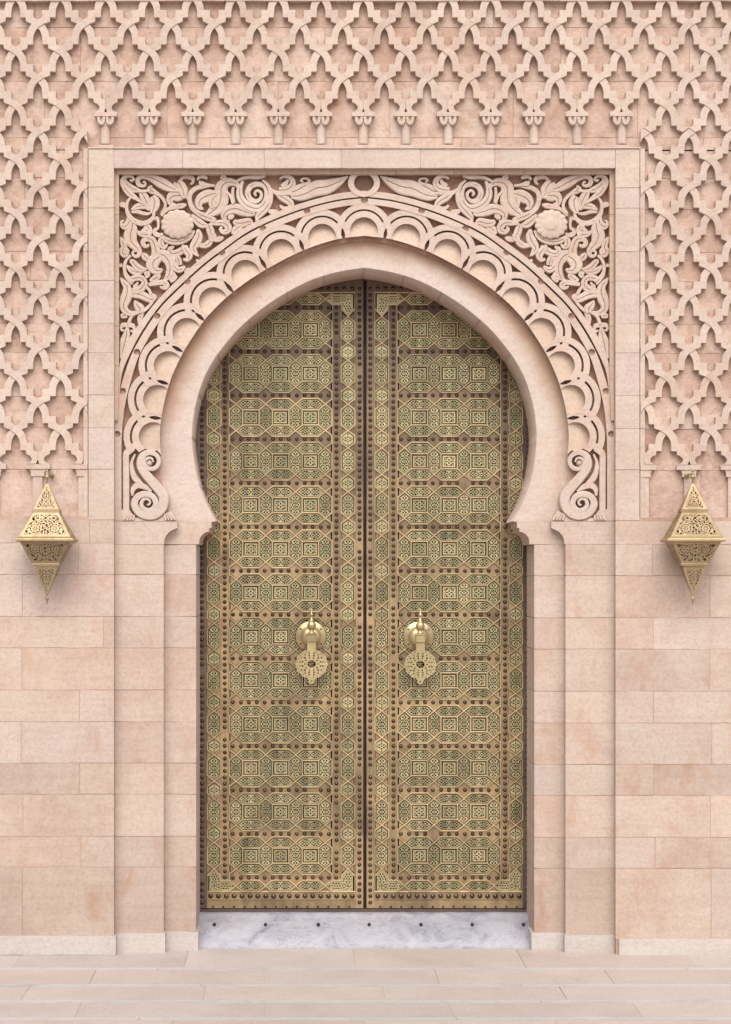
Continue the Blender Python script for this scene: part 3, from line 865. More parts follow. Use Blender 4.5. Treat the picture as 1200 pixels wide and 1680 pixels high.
# volutes at the foot of the interlace
VOL = [
 [(252,758,2.5),(249,752,4),(242,752,5),(237.5,758,5.5),(240,765.5,6),(248,769.5,6.5),(257,766,6.5),(261,757,6.5),(257,747,7),(246,742.5,8),(235.5,746.5,10),(231,757,12),(233.5,769,13.5),(245,785,14),(259,801,14.5),(268.5,815,15),(267.5,830,15),(258,842.5,14),(243,846.5,12.5),(228,840.5,11.5),(221,827,11),(226.5,815,10),(240,810.5,9.5),(252,816,9),(256,827,8.5),(250,836,8),(240.5,837,7),(232.5,830,6.5),(234.5,820.5,5.5),(241.5,818.5,4.5),(246.5,823,4),(244.5,828,3.5),(241.5,827.5,2.5)],
]
def volutes(mir):
    par = bed_of[mir]
    for q in VOL:
        mb = MB(); ribbon(mb, q, 0.044, Y_GRD + 0.004, 0.007, False, 8, mir); mb.build('volute', CARVED, par, (0.99, 1.03, 1.06))
    for q in ([(222,745,3),(216.5,758,5),(217,771,7),(221,783,9),(229,792,8),(240,801,3)], [(217.5,813,4),(218.5,803,7),(226,796.5,9),(238,799,8),(249,806,3)],
              [(206.5,748,9),(207,765,9.5),(207.2,800,9.5),(207.2,840,9.5),(207.2,853,9.5)], [(221,731,10),(213,738,10),(207.5,745,9.5),(206.8,752,9)]):
        mb = MB(); ribbon(mb, q, 0.0495, Y_GRD + 0.004, 0.004, False, 6, mir); mb.build('volute_leaf', CARVED, par, tint(0.03))
    mb = MB(); lx, ly, lz = P(2 * MIR - 245.5 if mir else 245.5, 759.5, 0.06)
    lathe(mb, lx, ly, lz, [(0.0165, 0.03), (0.016, 0.0), (0.012, -0.009), (0.006, -0.012)], 16, 'y'); mb.build('volute_eye', CARVED, par, tint(0.02))
    mb = MB(); prism(mb, mx([(188.3, 834), (203, 836), (212, 836), (222, 849), (232, 853), (232, 855), (188.3, 855)], mir), 0.051, Y_GRD + 0.004); mb.build('volute_foot', CARVED, par, tint(0.02), bevel=0.002)
    mb = MB(); prism(mb, mx([(225, 848), (240, 854), (260, 852), (272, 842), (281, 838), (291.5, 855), (225, 855)], mir), 0.056, Y_GRD + 0.004); mb.build('volute_foot', CARVED, par, tint(0.02), bevel=0.002)
    for i in range(4):
        q = [(203 + i * 5, 853, 3.4), (206 + i * 4.6, 848.5, 3.6), (210 + i * 3.4, 844.5, 2)]
        mb = MB(); ribbon(mb, q, 0.042, 0.06, 0.004, False, 3, mir); mb.build('corner_fan', CARVED, par, tint(0.02))
        q = [(288 - i * 5, 853, 3.4), (283.5 - i * 4.2, 847.5, 3.6), (279 - i * 2.8, 842.5, 2)]
        mb = MB(); ribbon(mb, q, 0.044, 0.062, 0.004, False, 3, mir); mb.build('corner_fan', CARVED, par, tint(0.02))
both(volutes)

# voussoirs of the smooth arch
def nearest_y(y): return min(range(len(INC)), key=lambda i: abs(INC[i][1] - y))
cuts = [0] + [nearest_y(y) for y in (797, 716, 648, 584, 524, 480, 453)] + [120]
def voussoirs(mir):
    R2 = random.Random(3 if mir else 4)
    for ci, (a, b) in enumerate(zip(cuts, cuts[1:])):
        mb = MB(); rows = []; run = []
        top = b == 120
        for i in range(a, b + 1):
            fi = i
            p = INC[i]; e = EXC[i]
            if i == a and a: p = tuple(u + (v - u) * 0.015 for u, v in zip(INC[i], INC[i + 1])); e = tuple(u + (v - u) * 0.015 for u, v in zip(EXC[i], EXC[i + 1]))
            if i == b and not top: p = tuple(u + (v - u) * 0.015 for u, v in zip(INC[i], INC[i - 1])); e = tuple(u + (v - u) * 0.015 for u, v in zip(EXC[i], EXC[i - 1]))
            dx, dy = e[0] - p[0], e[1] - p[1]; l = math.hypot(dx, dy)
            e2 = (e[0] + dx / l * 12, e[1] + dy / l * 12) if not (i <= 1) else (e[0] - 4, e[1])
            q = (p[0] + dx / l * 1.2, p[1] + dy / l * 1.2)
            row = []
            sec = [(e2, Y_JAMB)] + [((e[0] - dx * u, e[1] - dy * u), Y_JAMB) for u in (0.0, 0.15, 0.3, 0.5, 0.75)] + [(q, Y_JAMB), (p, Y_JAMB + 0.004)]
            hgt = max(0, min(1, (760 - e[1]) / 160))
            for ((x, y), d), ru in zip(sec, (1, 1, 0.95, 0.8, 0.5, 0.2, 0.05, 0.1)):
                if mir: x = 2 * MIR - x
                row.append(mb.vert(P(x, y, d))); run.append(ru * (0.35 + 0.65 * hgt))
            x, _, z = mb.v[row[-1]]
            row.append(mb.vert((x, Y_DOOR + 0.06, z))); run.append(0.85)  # soffit turns orange-brown towards the door
            rows.append(row)
        for r1, r2 in zip(rows, rows[1:]):
            for i in range(8):
                f = (r1[i], r1[i + 1], r2[i + 1], r2[i]); mb.face(f if mir else f[::-1], i == 7)
        for rr in (rows[0], rows[-1]):
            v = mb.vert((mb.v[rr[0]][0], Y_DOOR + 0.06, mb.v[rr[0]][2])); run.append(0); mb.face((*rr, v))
        tv = (1.0, 1.0, 1.0) if top else tuple(c * (1 + R2.uniform(-0.015, 0.015)) for c in (1.0, 1.0, 1.0))
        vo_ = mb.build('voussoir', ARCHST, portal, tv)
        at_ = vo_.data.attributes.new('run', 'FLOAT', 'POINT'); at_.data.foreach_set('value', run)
both(voussoirs)

# imposts, jamb and pilaster stones
def jambs(mir):
    mb = MB(); prism(mb, mx([(188.3, 855.5), (291.5, 855.5), (291, 866.5), (284, 869), (277, 873.5), (272, 879.5), (269.8, 886), (269.2, 893), (188.3, 893)], mir), Y_MID, Y_JAMB + 0.03)
    mb.build('impost', STONE, portal, tint(0.03), bevel=0.0025)
    mb = MB(); prism(mb, mx([(262, 855.2), (355, 855.2), (347.4, 856.5), (347.2, 866), (343.6, 866.4), (343.4, 872), (338.5, 873), (333, 876.5), (329.2, 881), (327.4, 886.5), (326.8, 893), (262, 893)], mir), Y_JAMB, Y_DOOR + 0.06)
    mb.build('arch_impost', CARVED, portal, (1.0, 1.01, 1.02), bevel=0.002)
    rows = [893.5] + ROWS[2:-1]
    o = 2 if mir else 0
    ends = rows + [1532]
    for i, (a, b) in enumerate(zip(ends, ends[1:])):
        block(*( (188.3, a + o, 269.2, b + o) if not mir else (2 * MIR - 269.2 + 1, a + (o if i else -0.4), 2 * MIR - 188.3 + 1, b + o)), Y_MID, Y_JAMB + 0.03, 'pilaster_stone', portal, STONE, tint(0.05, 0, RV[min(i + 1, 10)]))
    ends = rows + [1528.5]
    for i, (a, b) in enumerate(zip(ends, ends[1:])):
        block(*( (262, a + o, 322.5, b + o) if not mir else (2 * MIR - 322.5 + 3, a + (o if i else -0.4), 2 * MIR - 262 + 3, b + o)), Y_JAMB, Y_DOOR + 0.06, 'jamb_stone', portal, STONE, tint(0.05, 0, RV[min(i + 1, 10)]))
    X = (lambda x: x) if not mir else (lambda x: 2 * MIR - x + 2)
    for x0, x1, yt, yb_, yf, yk in ((188.3, 271.5, 1532, 1562.5, Y_MID - 0.01, Y_JAMB), (266, 326, 1528.5, 1558.5, Y_JAMB - 0.008, 0.33)):
        a, b = sorted((X(x0), X(x1)))
        block(a, yt + o, b, yb_ + 3, yf, yk, 'plinth_block', portal, PALE, tint(0.03), gap=0.3)
    # mortar beds behind the joints
    a, b = sorted((X(190), X(268)))
    backing(a, 890, b, 1530, Y_MID + 0.002, parent=portal, yb=Y_JAMB + 0.02)
    a, b = sorted((X(264), X(317)))
    backing(a, 895, b, 1526, Y_JAMB + 0.002, parent=portal, yb=Y_DOOR + 0.05)
both(jambs)

# threshold: a sloping marble sill between the jambs
sill = MB()
xa, xb = P(318, 1500, 0.2)[0], P(884, 1500, 0.2)[0]
zt = P(600, 1498, 0.36)[2]
pro = [(0.135, -0.01), (0.135, 0.012), (0.142, 0.02)]
nseg = 40
prof = [(0.137, -0.012), (0.139, 0.004), (0.17, 0.035), (0.24, 0.105), (0.315, zt - 0.03), (0.338, zt - 0.006), (0.36, zt), (0.42, zt)]
rows = []
for i in range(nseg + 1):
    x = xa + (xb - xa) * i / nseg
    rows.append([sill.vert((x, y + R.uniform(-0.0012, 0.0012), z + (R.uniform(-0.0012, 0.0012) if k < 4 else R.uniform(-0.0022, 0.0008)))) for k, (y, z) in enumerate(prof)])
for a, b in zip(rows, rows[1:]):
    for i in range(len(prof) - 1): sill.face((a[i], b[i], b[i + 1], a[i + 1]), True)
threshold = sill.build('threshold', SILL, None)
threshold['label'] = 'scuffed white marble threshold with a line of bolt holes below the brass doors'; threshold['category'] = 'threshold'
for px in (352, 436, 522.5, 606, 691, 775, 859):
    py = 1517; yy = 0.29
    mb = MB(); x, y, z = P(px, py, yy)
    # find the sill surface height at that depth
    for (y0, z0), (y1, z1) in zip(prof, prof[1:]):
        pass
    best = min(((abs(YV + (ZC - zz) / (S * (1 + yk / D)) - py), yk, zz) for yk, zz in [(p0[0] + (p1[0] - p0[0]) * t_ / 30, p0[1] + (p1[1] - p0[1]) * t_ / 30) for p0, p1 in zip(prof, prof[1:]) for t_ in range(30)]))
    _, yk, zz = best
    x = P(px, py, yk)[0]
    lathe(mb, x, yk - 0.006, zz, [(0.0085, 0.012), (0.0085, -0.0015), (0.0055, -0.0035), (0.003, -0.0035)], 10, 'y')
    mb.build('bolt_hole', DARKM, threshold)

# ------------------------------------------------------------------ doors
AX = 599.0
def hexv(cx, cy, hw, hh, sh): return [(cx, cy - hh), (cx + hw, cy - sh), (cx + hw, cy + sh), (cx, cy + hh), (cx - hw, cy + sh), (cx - hw, cy - sh)]
def hexh(cx, cy, hw, hh, sw): return [(cx - hw, cy), (cx - sw, cy - hh), (cx + sw, cy - hh), (cx + hw, cy), (cx + sw, cy + hh), (cx - sw, cy + hh)]
def offset_in(poly, d):
    cx = sum(p[0] for p in poly) / len(poly); cy = sum(p[1] for p in poly) / len(poly)
    n = len(poly); out = []
    a2 = area2(poly); sg = 1 if a2 > 0 else -1
    L = []
    for i in range(n):
        a, b = poly[i], poly[(i + 1) % n]
        dx, dy = b[0] - a[0], b[1] - a[1]; l = math.hypot(dx, dy)
        L.append((a[0] - sg * dy / l * d, a[1] + sg * dx / l * d, dx, dy))
    for i in range(n):
        x1, y1, dx1, dy1 = L[i - 1]; x2, y2, dx2, dy2 = L[i]
        den = dx1 * dy2 - dy1 * dx2
        t_ = ((x2 - x1) * dy2 - (y2 - y1) * dx2) / den
        out.append((x1 + dx1 * t_, y1 + dy1 * t_))
    return out

def petal(x, y, a, l, w_):
    c, s = math.cos(a), math.sin(a)
    return [(x + c * u * l - s * v * w_, y + s * u * l + c * v * w_) for u, v in ((-1, 0), (-0.2, 0.9), (0.7, 0.62), (1, 0), (0.7, -0.62), (-0.2, -0.9))]

def fili_holes(poly, cx, cy, kind):
    hs_ = []
    inn = offset_in(poly, 0.7)
    def add(x, y, a, l=1.55, w_=1.0):
        q = petal(x, y, a, l, w_)
        if all(inside(inn, *p) for p in q) and all(math.dist((x, y), h[6]) > 2.55 + 0.45 * l for h in hs_): hs_.append(q + [(x, y)])
    for k in range(8): add(cx + 3.5 * math.cos(k * math.pi / 4), cy + 3.5 * math.sin(k * math.pi / 4), k * math.pi / 4, 1.85, 1.1)
    W = max(abs(p[0] - cx) for p in poly); H = max(abs(p[1] - cy) for p in poly)
    for i in range(8):
        a = i * math.pi / 4 + math.pi / 8
        add(cx + 7.0 * math.cos(a), cy + 7.0 * math.sin(a), a + (0.7 if i % 2 else -0.7), 1.95, 1.4)
    for st_, l_, w_ in ((4.3, 2.0, 1.45), (2.9, 1.45, 1.1), (1.7, 1.1, 0.85)):
        for gy in range(-13, 14):
            for gx in range(-13, 14):
                x = cx + gx * st_ + (st_ / 2 if gy % 2 else 0); y = cy + gy * st_ * 0.9
                add(x, y, math.atan2(abs(y - cy), abs(x - cx)) * (1 if (x - cx) * (y - cy) > 0 else -1) + 0.5, l_, w_)
    return [h[:6] for h in hs_]

PAT = {
 'long': [(0,0,90,1.9,1.05),(4.8,0,0,2.0,1.05),(10.2,0,0,1.4,1.0),(15.4,0,0,1.5,0.9),(0,5.9,0,1.0,0.9),(2.5,2.9,60,1.6,1.0),(5.9,4.4,20,1.9,1.45),(7.6,1.9,-25,1.6,0.95),(9.9,4.5,30,1.6,1.2),(12.6,2.3,15,1.9,1.3),(2.9,5.6,0,1.1,0.7)],
 'upright': [(0,0,0,1.6,0.8),(0,3.6,90,1.8,0.95),(0,8.9,90,1.3,1.0),(0,15.2,90,1.4,0.95),(2.6,2.9,60,1.7,1.2),(2.3,6.9,40,1.5,1.0),(2.2,11.9,70,1.7,1.25),(6.7,9.6,80,1.7,1.05),(5.0,6.9,30,1.5,0.95),(6.8,3.9,90,1.6,0.95),(4.9,0.9,20,1.2,0.9),(4.6,12.6,60,1.2,0.8)],
 'square': [(0,2.5,90,1.6,1.35),(4.0,0,0,2.3,1.05),(4.1,5.6,45,1.8,1.4),(7.5,5.7,45,1.2,0.95),(6.4,3.0,10,1.6,0.95),(2.4,7.2,90,1.0,0.7),(8.3,0,90,1.0,0.7),(0,7.0,0,0.9,0.8)],
 'small': [(0,0,0,0.9,0.9),(0,4.0,90,1.8,1.0),(3.6,2.1,30,1.8,1.05),(0,8.2,90,1.5,0.9),(2.9,6.3,60,1.5,1.05),(6.6,0,90,1.5,0.9),(6.4,4.2,60,1.3,0.9)],
}
def pattern_holes(kind, poly):
    """four-fold mirrored openings of a plate about its centre"""
    inn = offset_in(poly, 0.35); out = []
    for x, y, a, l, w_ in PAT[kind]:
        done = set()
        for sx in (1, -1):
            for sy in (1, -1):
                key = (round(x * sx, 2) + 0.0, round(y * sy, 2) + 0.0)
                if key in done: continue
                done.add(key)
                q = petal(x * sx, y * sy, math.atan2(math.sin(math.radians(a)) * sy, math.cos(math.radians(a)) * sx), l * 1.2, w_ * 1.3)
                if all(inside(inn, *p) for p in q): out.append(q)
    return out

YD = Y_DOOR
def pierced_mesh(name, poly, cx, cy, kind=None):
    """one pierced plate about its own centre, shared by all its copies"""
    holes = pattern_holes(kind, poly) if kind else fili_holes(poly, cx, cy, 0)
    loops = [(poly, True)] + [(h, True) for h in holes]
    V, F = cdt(loops, lambda x, y: inside(poly, x, y) and not any(abs(x - h[0][0]) < 4 and inside(h, x, y) for h in holes))
    k = S * (1 + YD / D)
    mb = MB()
    rim = offset_in(poly, 1.0)
    slab2d(mb, V, F, 0.0, 0.007, fn=lambda x, y, d: ((x - cx) * k, d, -(y - cy) * k))
    me = bpy.data.meshes.new(name); me.from_pydata(mb.v, [], mb.f); me.materials.append(FILI)
    return me

G = 2.6     # gap from a strap's centre line to the plate
HV = pierced_mesh('pierced_upright_plate', offset_in(hexv(0, 0, 10.9, 21.7, 12.5), G), 0, 0, 'upright')
HH = pierced_mesh('pierced_long_plate', offset_in(hexh(0, 0, 24.4, 9.3, 13), G), 0, 0, 'long')
SQ = pierced_mesh('pierced_square_plate', [(-10.4, -9.3), (10.4, -9.3), (10.4, 9.3), (-10.4, 9.3)], 0, 0, 'square')
BV = pierced_mesh('pierced_border_plate', offset_in(hexv(0, 0, 11.2, 21.7, 12.5), G), 0, 0, 'upright')
BS = pierced_mesh('pierced_small_plate', offset_in(hexv(0, 0, 11.2, 14.2, 6), G), 0, 0, 'small')
LC_ = [(-11, -11), (22, -11), (30, 0), (22, 8), (9, 8), (9, 23), (0, 31), (-11, 22)]
CORN = pierced_mesh('pierced_corner_plate', offset_in([(-10.8, -10.8), (25, -10.8), (36, 0), (26, 9), (10, 9), (10, 17), (0, 28), (-10.8, 18)], G * 0.8), -1, -1)
CORN_M = {}
def corner_mesh(sx, sy):
    if (sx, sy) == (1, 1): return CORN
    if (sx, sy) not in CORN_M:
        me = CORN.copy()
        for v in me.vertices: v.co.x *= sx; v.co.z *= sy
        CORN_M[(sx, sy)] = me
    return CORN_M[(sx, sy)]
XK = [387.5, 436.3, 485.2, 534]
ROWY = [541 + 71.92 * i for i in range(13)]
RAILY = [505 + 71.92 * i for i in range(14)]

def strap_bar(mb, p, q, wd=3.2, h=0.009, base=0.0):
    """raised bar with a rounded back between two points on the leaf"""
    dx, dy = q[0] - p[0], q[1] - p[1]; l = math.hypot(dx, dy); nx, ny = -dy / l * wd / 2, dx / l * wd / 2
    p = (p[0] - dx / l * 0.7, p[1] - dy / l * 0.7); q = (q[0] + dx / l * 0.7, q[1] + dy / l * 0.7); h += R.uniform(-0.0004, 0.0004)
    sec = [(-1, YD), (-0.85, YD - h * 0.62), (-0.3, YD - h), (0.3, YD - h), (0.85, YD - h * 0.62), (1, YD)]
    rr = []
    for c in (p, q): rr.append([mb.vert(P(c[0] + nx * t_, c[1] + ny * t_, d)) for t_, d in sec])
    for i in range(5): mb.face((rr[0][i], rr[1][i], rr[1][i + 1], rr[0][i + 1]))

def door_leaf(mir, label):
    X = (lambda x: 2 * AX - x) if mir else (lambda x: x)
    def poly(pts): return [(X(x), y) for x, y in pts]
    leaf = empty('door_leaf', P(X(463), 1491, YD), label, 'door', 'brass door leaves')
    mb = MB(); prism(mb, poly([(322, 430), (596.6, 430), (596.6, 1491), (322, 1491)]), YD + 0.02, YD + 0.06, True)
    mb.build('leaf_panel', DARKM, leaf)
    # coppery plates: stiles, rails with their half lozenges, corner fillers
    def plate(pts, name, d=0.0015, mat=RAIL):
        mb = MB(); prism(mb, poly(pts), YD - d, YD + 0.021); return mb.build(name, mat, leaf, bevel=0.0012)
    plate([(584, 440), (596.2, 440), (596.2, 1490), (584, 1490)], 'stile')
    plate([(323, 440), (340, 440), (340, 1490), (323, 1490)], 'outer_stile', 0.001, OSTILE)
    plate([(362.8, 499.5), (376.3, 499.5), (376.3, 1447), (362.8, 1447)], 'stile', 0.001)
    plate([(545.6, 499.5), (558.8, 499.5), (558.8, 1447), (545.6, 1447)], 'stile', 0.001)
    plate([(340, 440), (584, 440), (584, 479), (340, 479)], 'top_rail', 0.001)
    plate([(340, 1463.5), (584, 1463.5), (584, 1476.5), (340, 1476.5)], 'bottom_rail', 0.001)
    plate([(340, 1477), (584, 1477), (584, 1490), (340, 1490)], 'kick_plate', 0.0005)
    for i, ry in enumerate(RAILY):
        ap = 14.3; hw = 12
        up = [(376.6, ry - 5.2)]; dn = [(376.6, ry + 5.2)]
        for x in XK:
            up += [(x - hw, ry - 5.2), (x, ry - ap), (x + hw, ry - 5.2)]
            dn += [(x - hw, ry + 5.2), (x, ry + ap), (x + hw, ry + 5.2)]
        up = [p for p in up if 376.5 <= p[0] <= 545.3] + [(545.3, ry - 5.2)]
        dn = [p for p in dn if 376.5 <= p[0] <= 545.3] + [(545.3, ry + 5.2)]
        def dedupe(s): return [p for k_, p in enumerate(s) if k_ == 0 or math.dist(p, s[k_ - 1]) > 0.8]
        plate(offset_in(dedupe(up) + dedupe(dn)[::-1], 2.1), 'rail', 0.001)
    # small bronze fillers beside the border plates
    fl = MB()
    for ry in ROWY:
        for x, s_ in ((351.5, 1), (351.5, -1), (571.3, 1), (571.3, -1)):
            for yy in (ry - 21.7, ry + 21.7):
                prism(fl, poly(offset_in([(x + s_ * 11.2, yy - 9), (x + s_ * 0.3, yy), (x + s_ * 11.2, yy + 9)], 1.9)), YD - 0.0008, YD + 0.021)
        for x, s_ in ((XK[0], -1), (XK[3], 1)):
            for yy in (ry - 21.7, ry + 21.7):
                prism(fl, poly(offset_in([(x + s_ * 10.9, yy - 9), (x + s_ * 0.3, yy), (x + s_ * 10.9, yy + 9)], 1.9)), YD - 0.0008, YD + 0.021)
    fl.build('filler_plates', RAIL, leaf)['kind'] = 'stuff'
    # strapwork, one part per row
    for i, y in enumerate(ROWY):
        sb = MB(); B_ = lambda p, q: strap_bar(sb, *poly([p, q]))
        for k, x in enumerate(XK):
            for sg in (-1, 1):
                B_((x, y + sg * 21.7), (x - 10.9, y + sg * 12.5)); B_((x, y + sg * 21.7), (x + 10.9, y + sg * 12.5))
                if k > 0: B_((x, y + sg * 21.7), (x - 11.4, y + sg * 31))
                else: B_((x, y + sg * 21.7), (x - 10.6, y + sg * 30))
                if k < 3: B_((x, y + sg * 21.7), (x + 11.4, y + sg * 31))
                else: B_((x, y + sg * 21.7), (x + 10.6, y + sg * 30))
            for s_ in (-1, 1): B_((x + s_ * 10.9, y - 13), (x + s_ * 10.9, y + 13))
            if k < 3:
                x2 = XK[k + 1]
                for sg in (-1, 1):
                    B_((x + 11, y + sg * 31), (x2 - 11, y + sg * 31)); B_((x + 10.5, y + sg * 12.4), (x2 - 10.5, y + sg * 12.4))
        for xe in (XK[0] - 10.9, XK[3] + 10.9):
            B_((xe, y + 29.5), (xe, y + 42.5))
        for x in (351.5, 571.3):
            for sg in (-1, 1):
                for s_ in (-1, 1):
                    B_((x, y + sg * 21.7), (x + s_ * 11.2, y + sg * 12.5))
                    if not (i == 0 and sg == -1) and not (i == 12 and sg == 1): B_((x, y + sg * 21.7), (x + s_ * 11.2, y + sg * 30.2))
            for s_ in (-1, 1):
                B_((x + s_ * 11.2, y - 12.7), (x + s_ * 11.2, y + 12.7))
                if i < 12: B_((x + s_ * 11.2, y + 30), (x + s_ * 11.2, y + 42))
        sb.build('strapwork', STRAP, leaf)
    eb = MB(); E_ = lambda p, q, wd=1.6, h=0.005: strap_bar(eb, *poly([p, q]), wd, h)
    for x in (341.2, 361.6, 377.2 - 1.2, 545.2 + 1.0, 560.0, 582.6): E_((x, 482), (x, 1462))
    for yy in (479.8, 1463): E_((341, yy), (583, yy), 2.4)
    eb.build('edge_beads', STRAP, leaf)
    # top and bottom border rows
    for yy, sg in ((490.5, -1), (1453.5, 1)):
        sb = MB(); B_ = lambda p, q: strap_bar(sb, *poly([p, q]))
        xs = [387.5, 436.3, 485.2, 534]
        for k, x in enumerate(xs):
            for s_ in (-1, 1):
                B_((x, yy), (x + s_ * 11, yy - 9)); B_((x, yy), (x + s_ * 11, yy + 9))
        for a, b in zip(xs, xs[1:]):
            for s_ in (-1, 1): B_((a + 11, yy + 9 * s_), (b - 11, yy + 9 * s_))
        ff = MB()
        for x in XK:
            for s_ in (-1, 1): prism(ff, poly([(x - 8.5, yy + s_ * 9.4), (x + 8.5, yy + s_ * 9.4), (x, yy + s_ * 2.2)]), YD - 0.0008, YD + 0.021)
        ff.build('filler_plates', RAIL, leaf)['kind'] = 'stuff'
        ci = yy - sg * 9
        for xo, s_ in ((351.5, 1), (571.3, -1)):
            B_((xo + s_ * 10, ci), (xo + s_ * (25 if s_ > 0 else 26), ci))
            B_((xo + s_ * 10, ci), (xo + s_ * 10, ci - sg * 8))
            B_((xo + s_ * 10, ci - sg * 8), (xo, yy - sg * 28)); B_((xo, yy - sg * 28), (xo - s_ * 10.5, ci - sg * 8))
        sb.build('strapwork', STRAP, leaf)
    # pierced plates
    def tile(me, name, x, y):
        o = bpy.data.objects.new(name, me); place(o, P(X(x) + R.uniform(-0.3, 0.3), y + R.uniform(-0.3, 0.3), YD - 0.0015 - R.uniform(0, 0.0015)), leaf)
        o.rotation_euler = (R.uniform(-0.03, 0.03), R.uniform(-0.014, 0.014), R.uniform(-0.03, 0.03))
        return o
    for y in ROWY:
        for k, x in enumerate(XK):
            tile(HV, 'pierced_upright_plate', x, y)
            if k < 3:
                xm = (x + XK[k + 1]) / 2
                tile(SQ, 'pierced_square_plate', xm, y)
                tile(HH, 'pierced_long_plate', xm, y - 21.7); tile(HH, 'pierced_long_plate', xm, y + 21.7)
        for x in (351.5, 571.3): tile(BV, 'pierced_border_plate', x, y)
    for y in RAILY[1:-1]:
        for x in (351.5, 571.3): tile(BS, 'pierced_small_plate', x, y)
    for yy in (490.5, 1453.5):
        for a, b in zip(XK, XK[1:]): tile(HH, 'pierced_long_plate', (a + b) / 2, yy)
    m_ = -1 if mir else 1
    for xo, sx in ((351.5, 1), (571.3, -1)):
        for yo, sy in ((490.5, 1), (1453.5, -1)): tile(corner_mesh(sx * m_, sy), 'pierced_corner_plate', xo, yo)
    # studs
    st = MB()
    def stud(x, y, r=2.75):
        cx, cy, cz = P(X(x) + R.uniform(-0.3, 0.3), y + R.uniform(-0.3, 0.3), YD)
        k = S * 1.048
        lathe(st, cx, cy, cz, [(r * k * 1.25, 0.002), (r * k * 1.22, -0.0018), (r * k * 1.05, -0.0024), (r * k * 0.85, -0.0065), (r * k * 0.45, -0.009), (r * k * 0.12, -0.0098)], 10, 'y')
    missing = {(590.2, 41), (590.2, 53), (332, 13), (590.2, 77)}
    for x in (332, 369.3, 552.3, 590.2):
        y = 505 if 340 < x < 580 else 474
        k_ = 0
        while y < (1445 if 340 < x < 580 else 1482):
            if (x, k_) not in missing and R.random() > 0.012: stud(x, y)
            y += 10.27; k_ += 1
    for ry in RAILY:
        for j_ in range(13):
            if R.random() > 0.015: stud(382.5 + j_ * 13.1, ry)
    for j_ in range(19):
        stud(346 + j_ * 12.9, 1470, 3.4); stud(346 + j_ * 12.9, 473)
    for j_ in range(14): stud(350 + j_ * 17.2, 1487.5, 1.5)
    st.build('studs', STUDM, leaf)['kind'] = 'stuff'
    return leaf
leafL = door_leaf(False, 'brass door leaf with pierced geometric plates, the one to the left of the gap')
leafR = door_leaf(True, 'brass door leaf with pierced geometric plates, the one to the right of the gap')

# dark frame behind and around the leaves
fr = MB()
for a, b, c, d in ((296, 420, 323, 1500), (874, 420, 905, 1500), (296, 400, 905, 431)):
    prism(fr, [(a, b), (c, b), (c, d), (a, d)], YD + 0.012, YD + 0.12)
prism(fr, [(296, 1491.5), (905, 1491.5), (905, 1500), (296, 1500)], YD + 0.002, YD + 0.12)
prism(fr, [(590, 430), (608, 430), (608, 1495), (590, 1495)], YD + 0.062, YD + 0.09)
fr.build('door_frame', FRAMEW, portal)

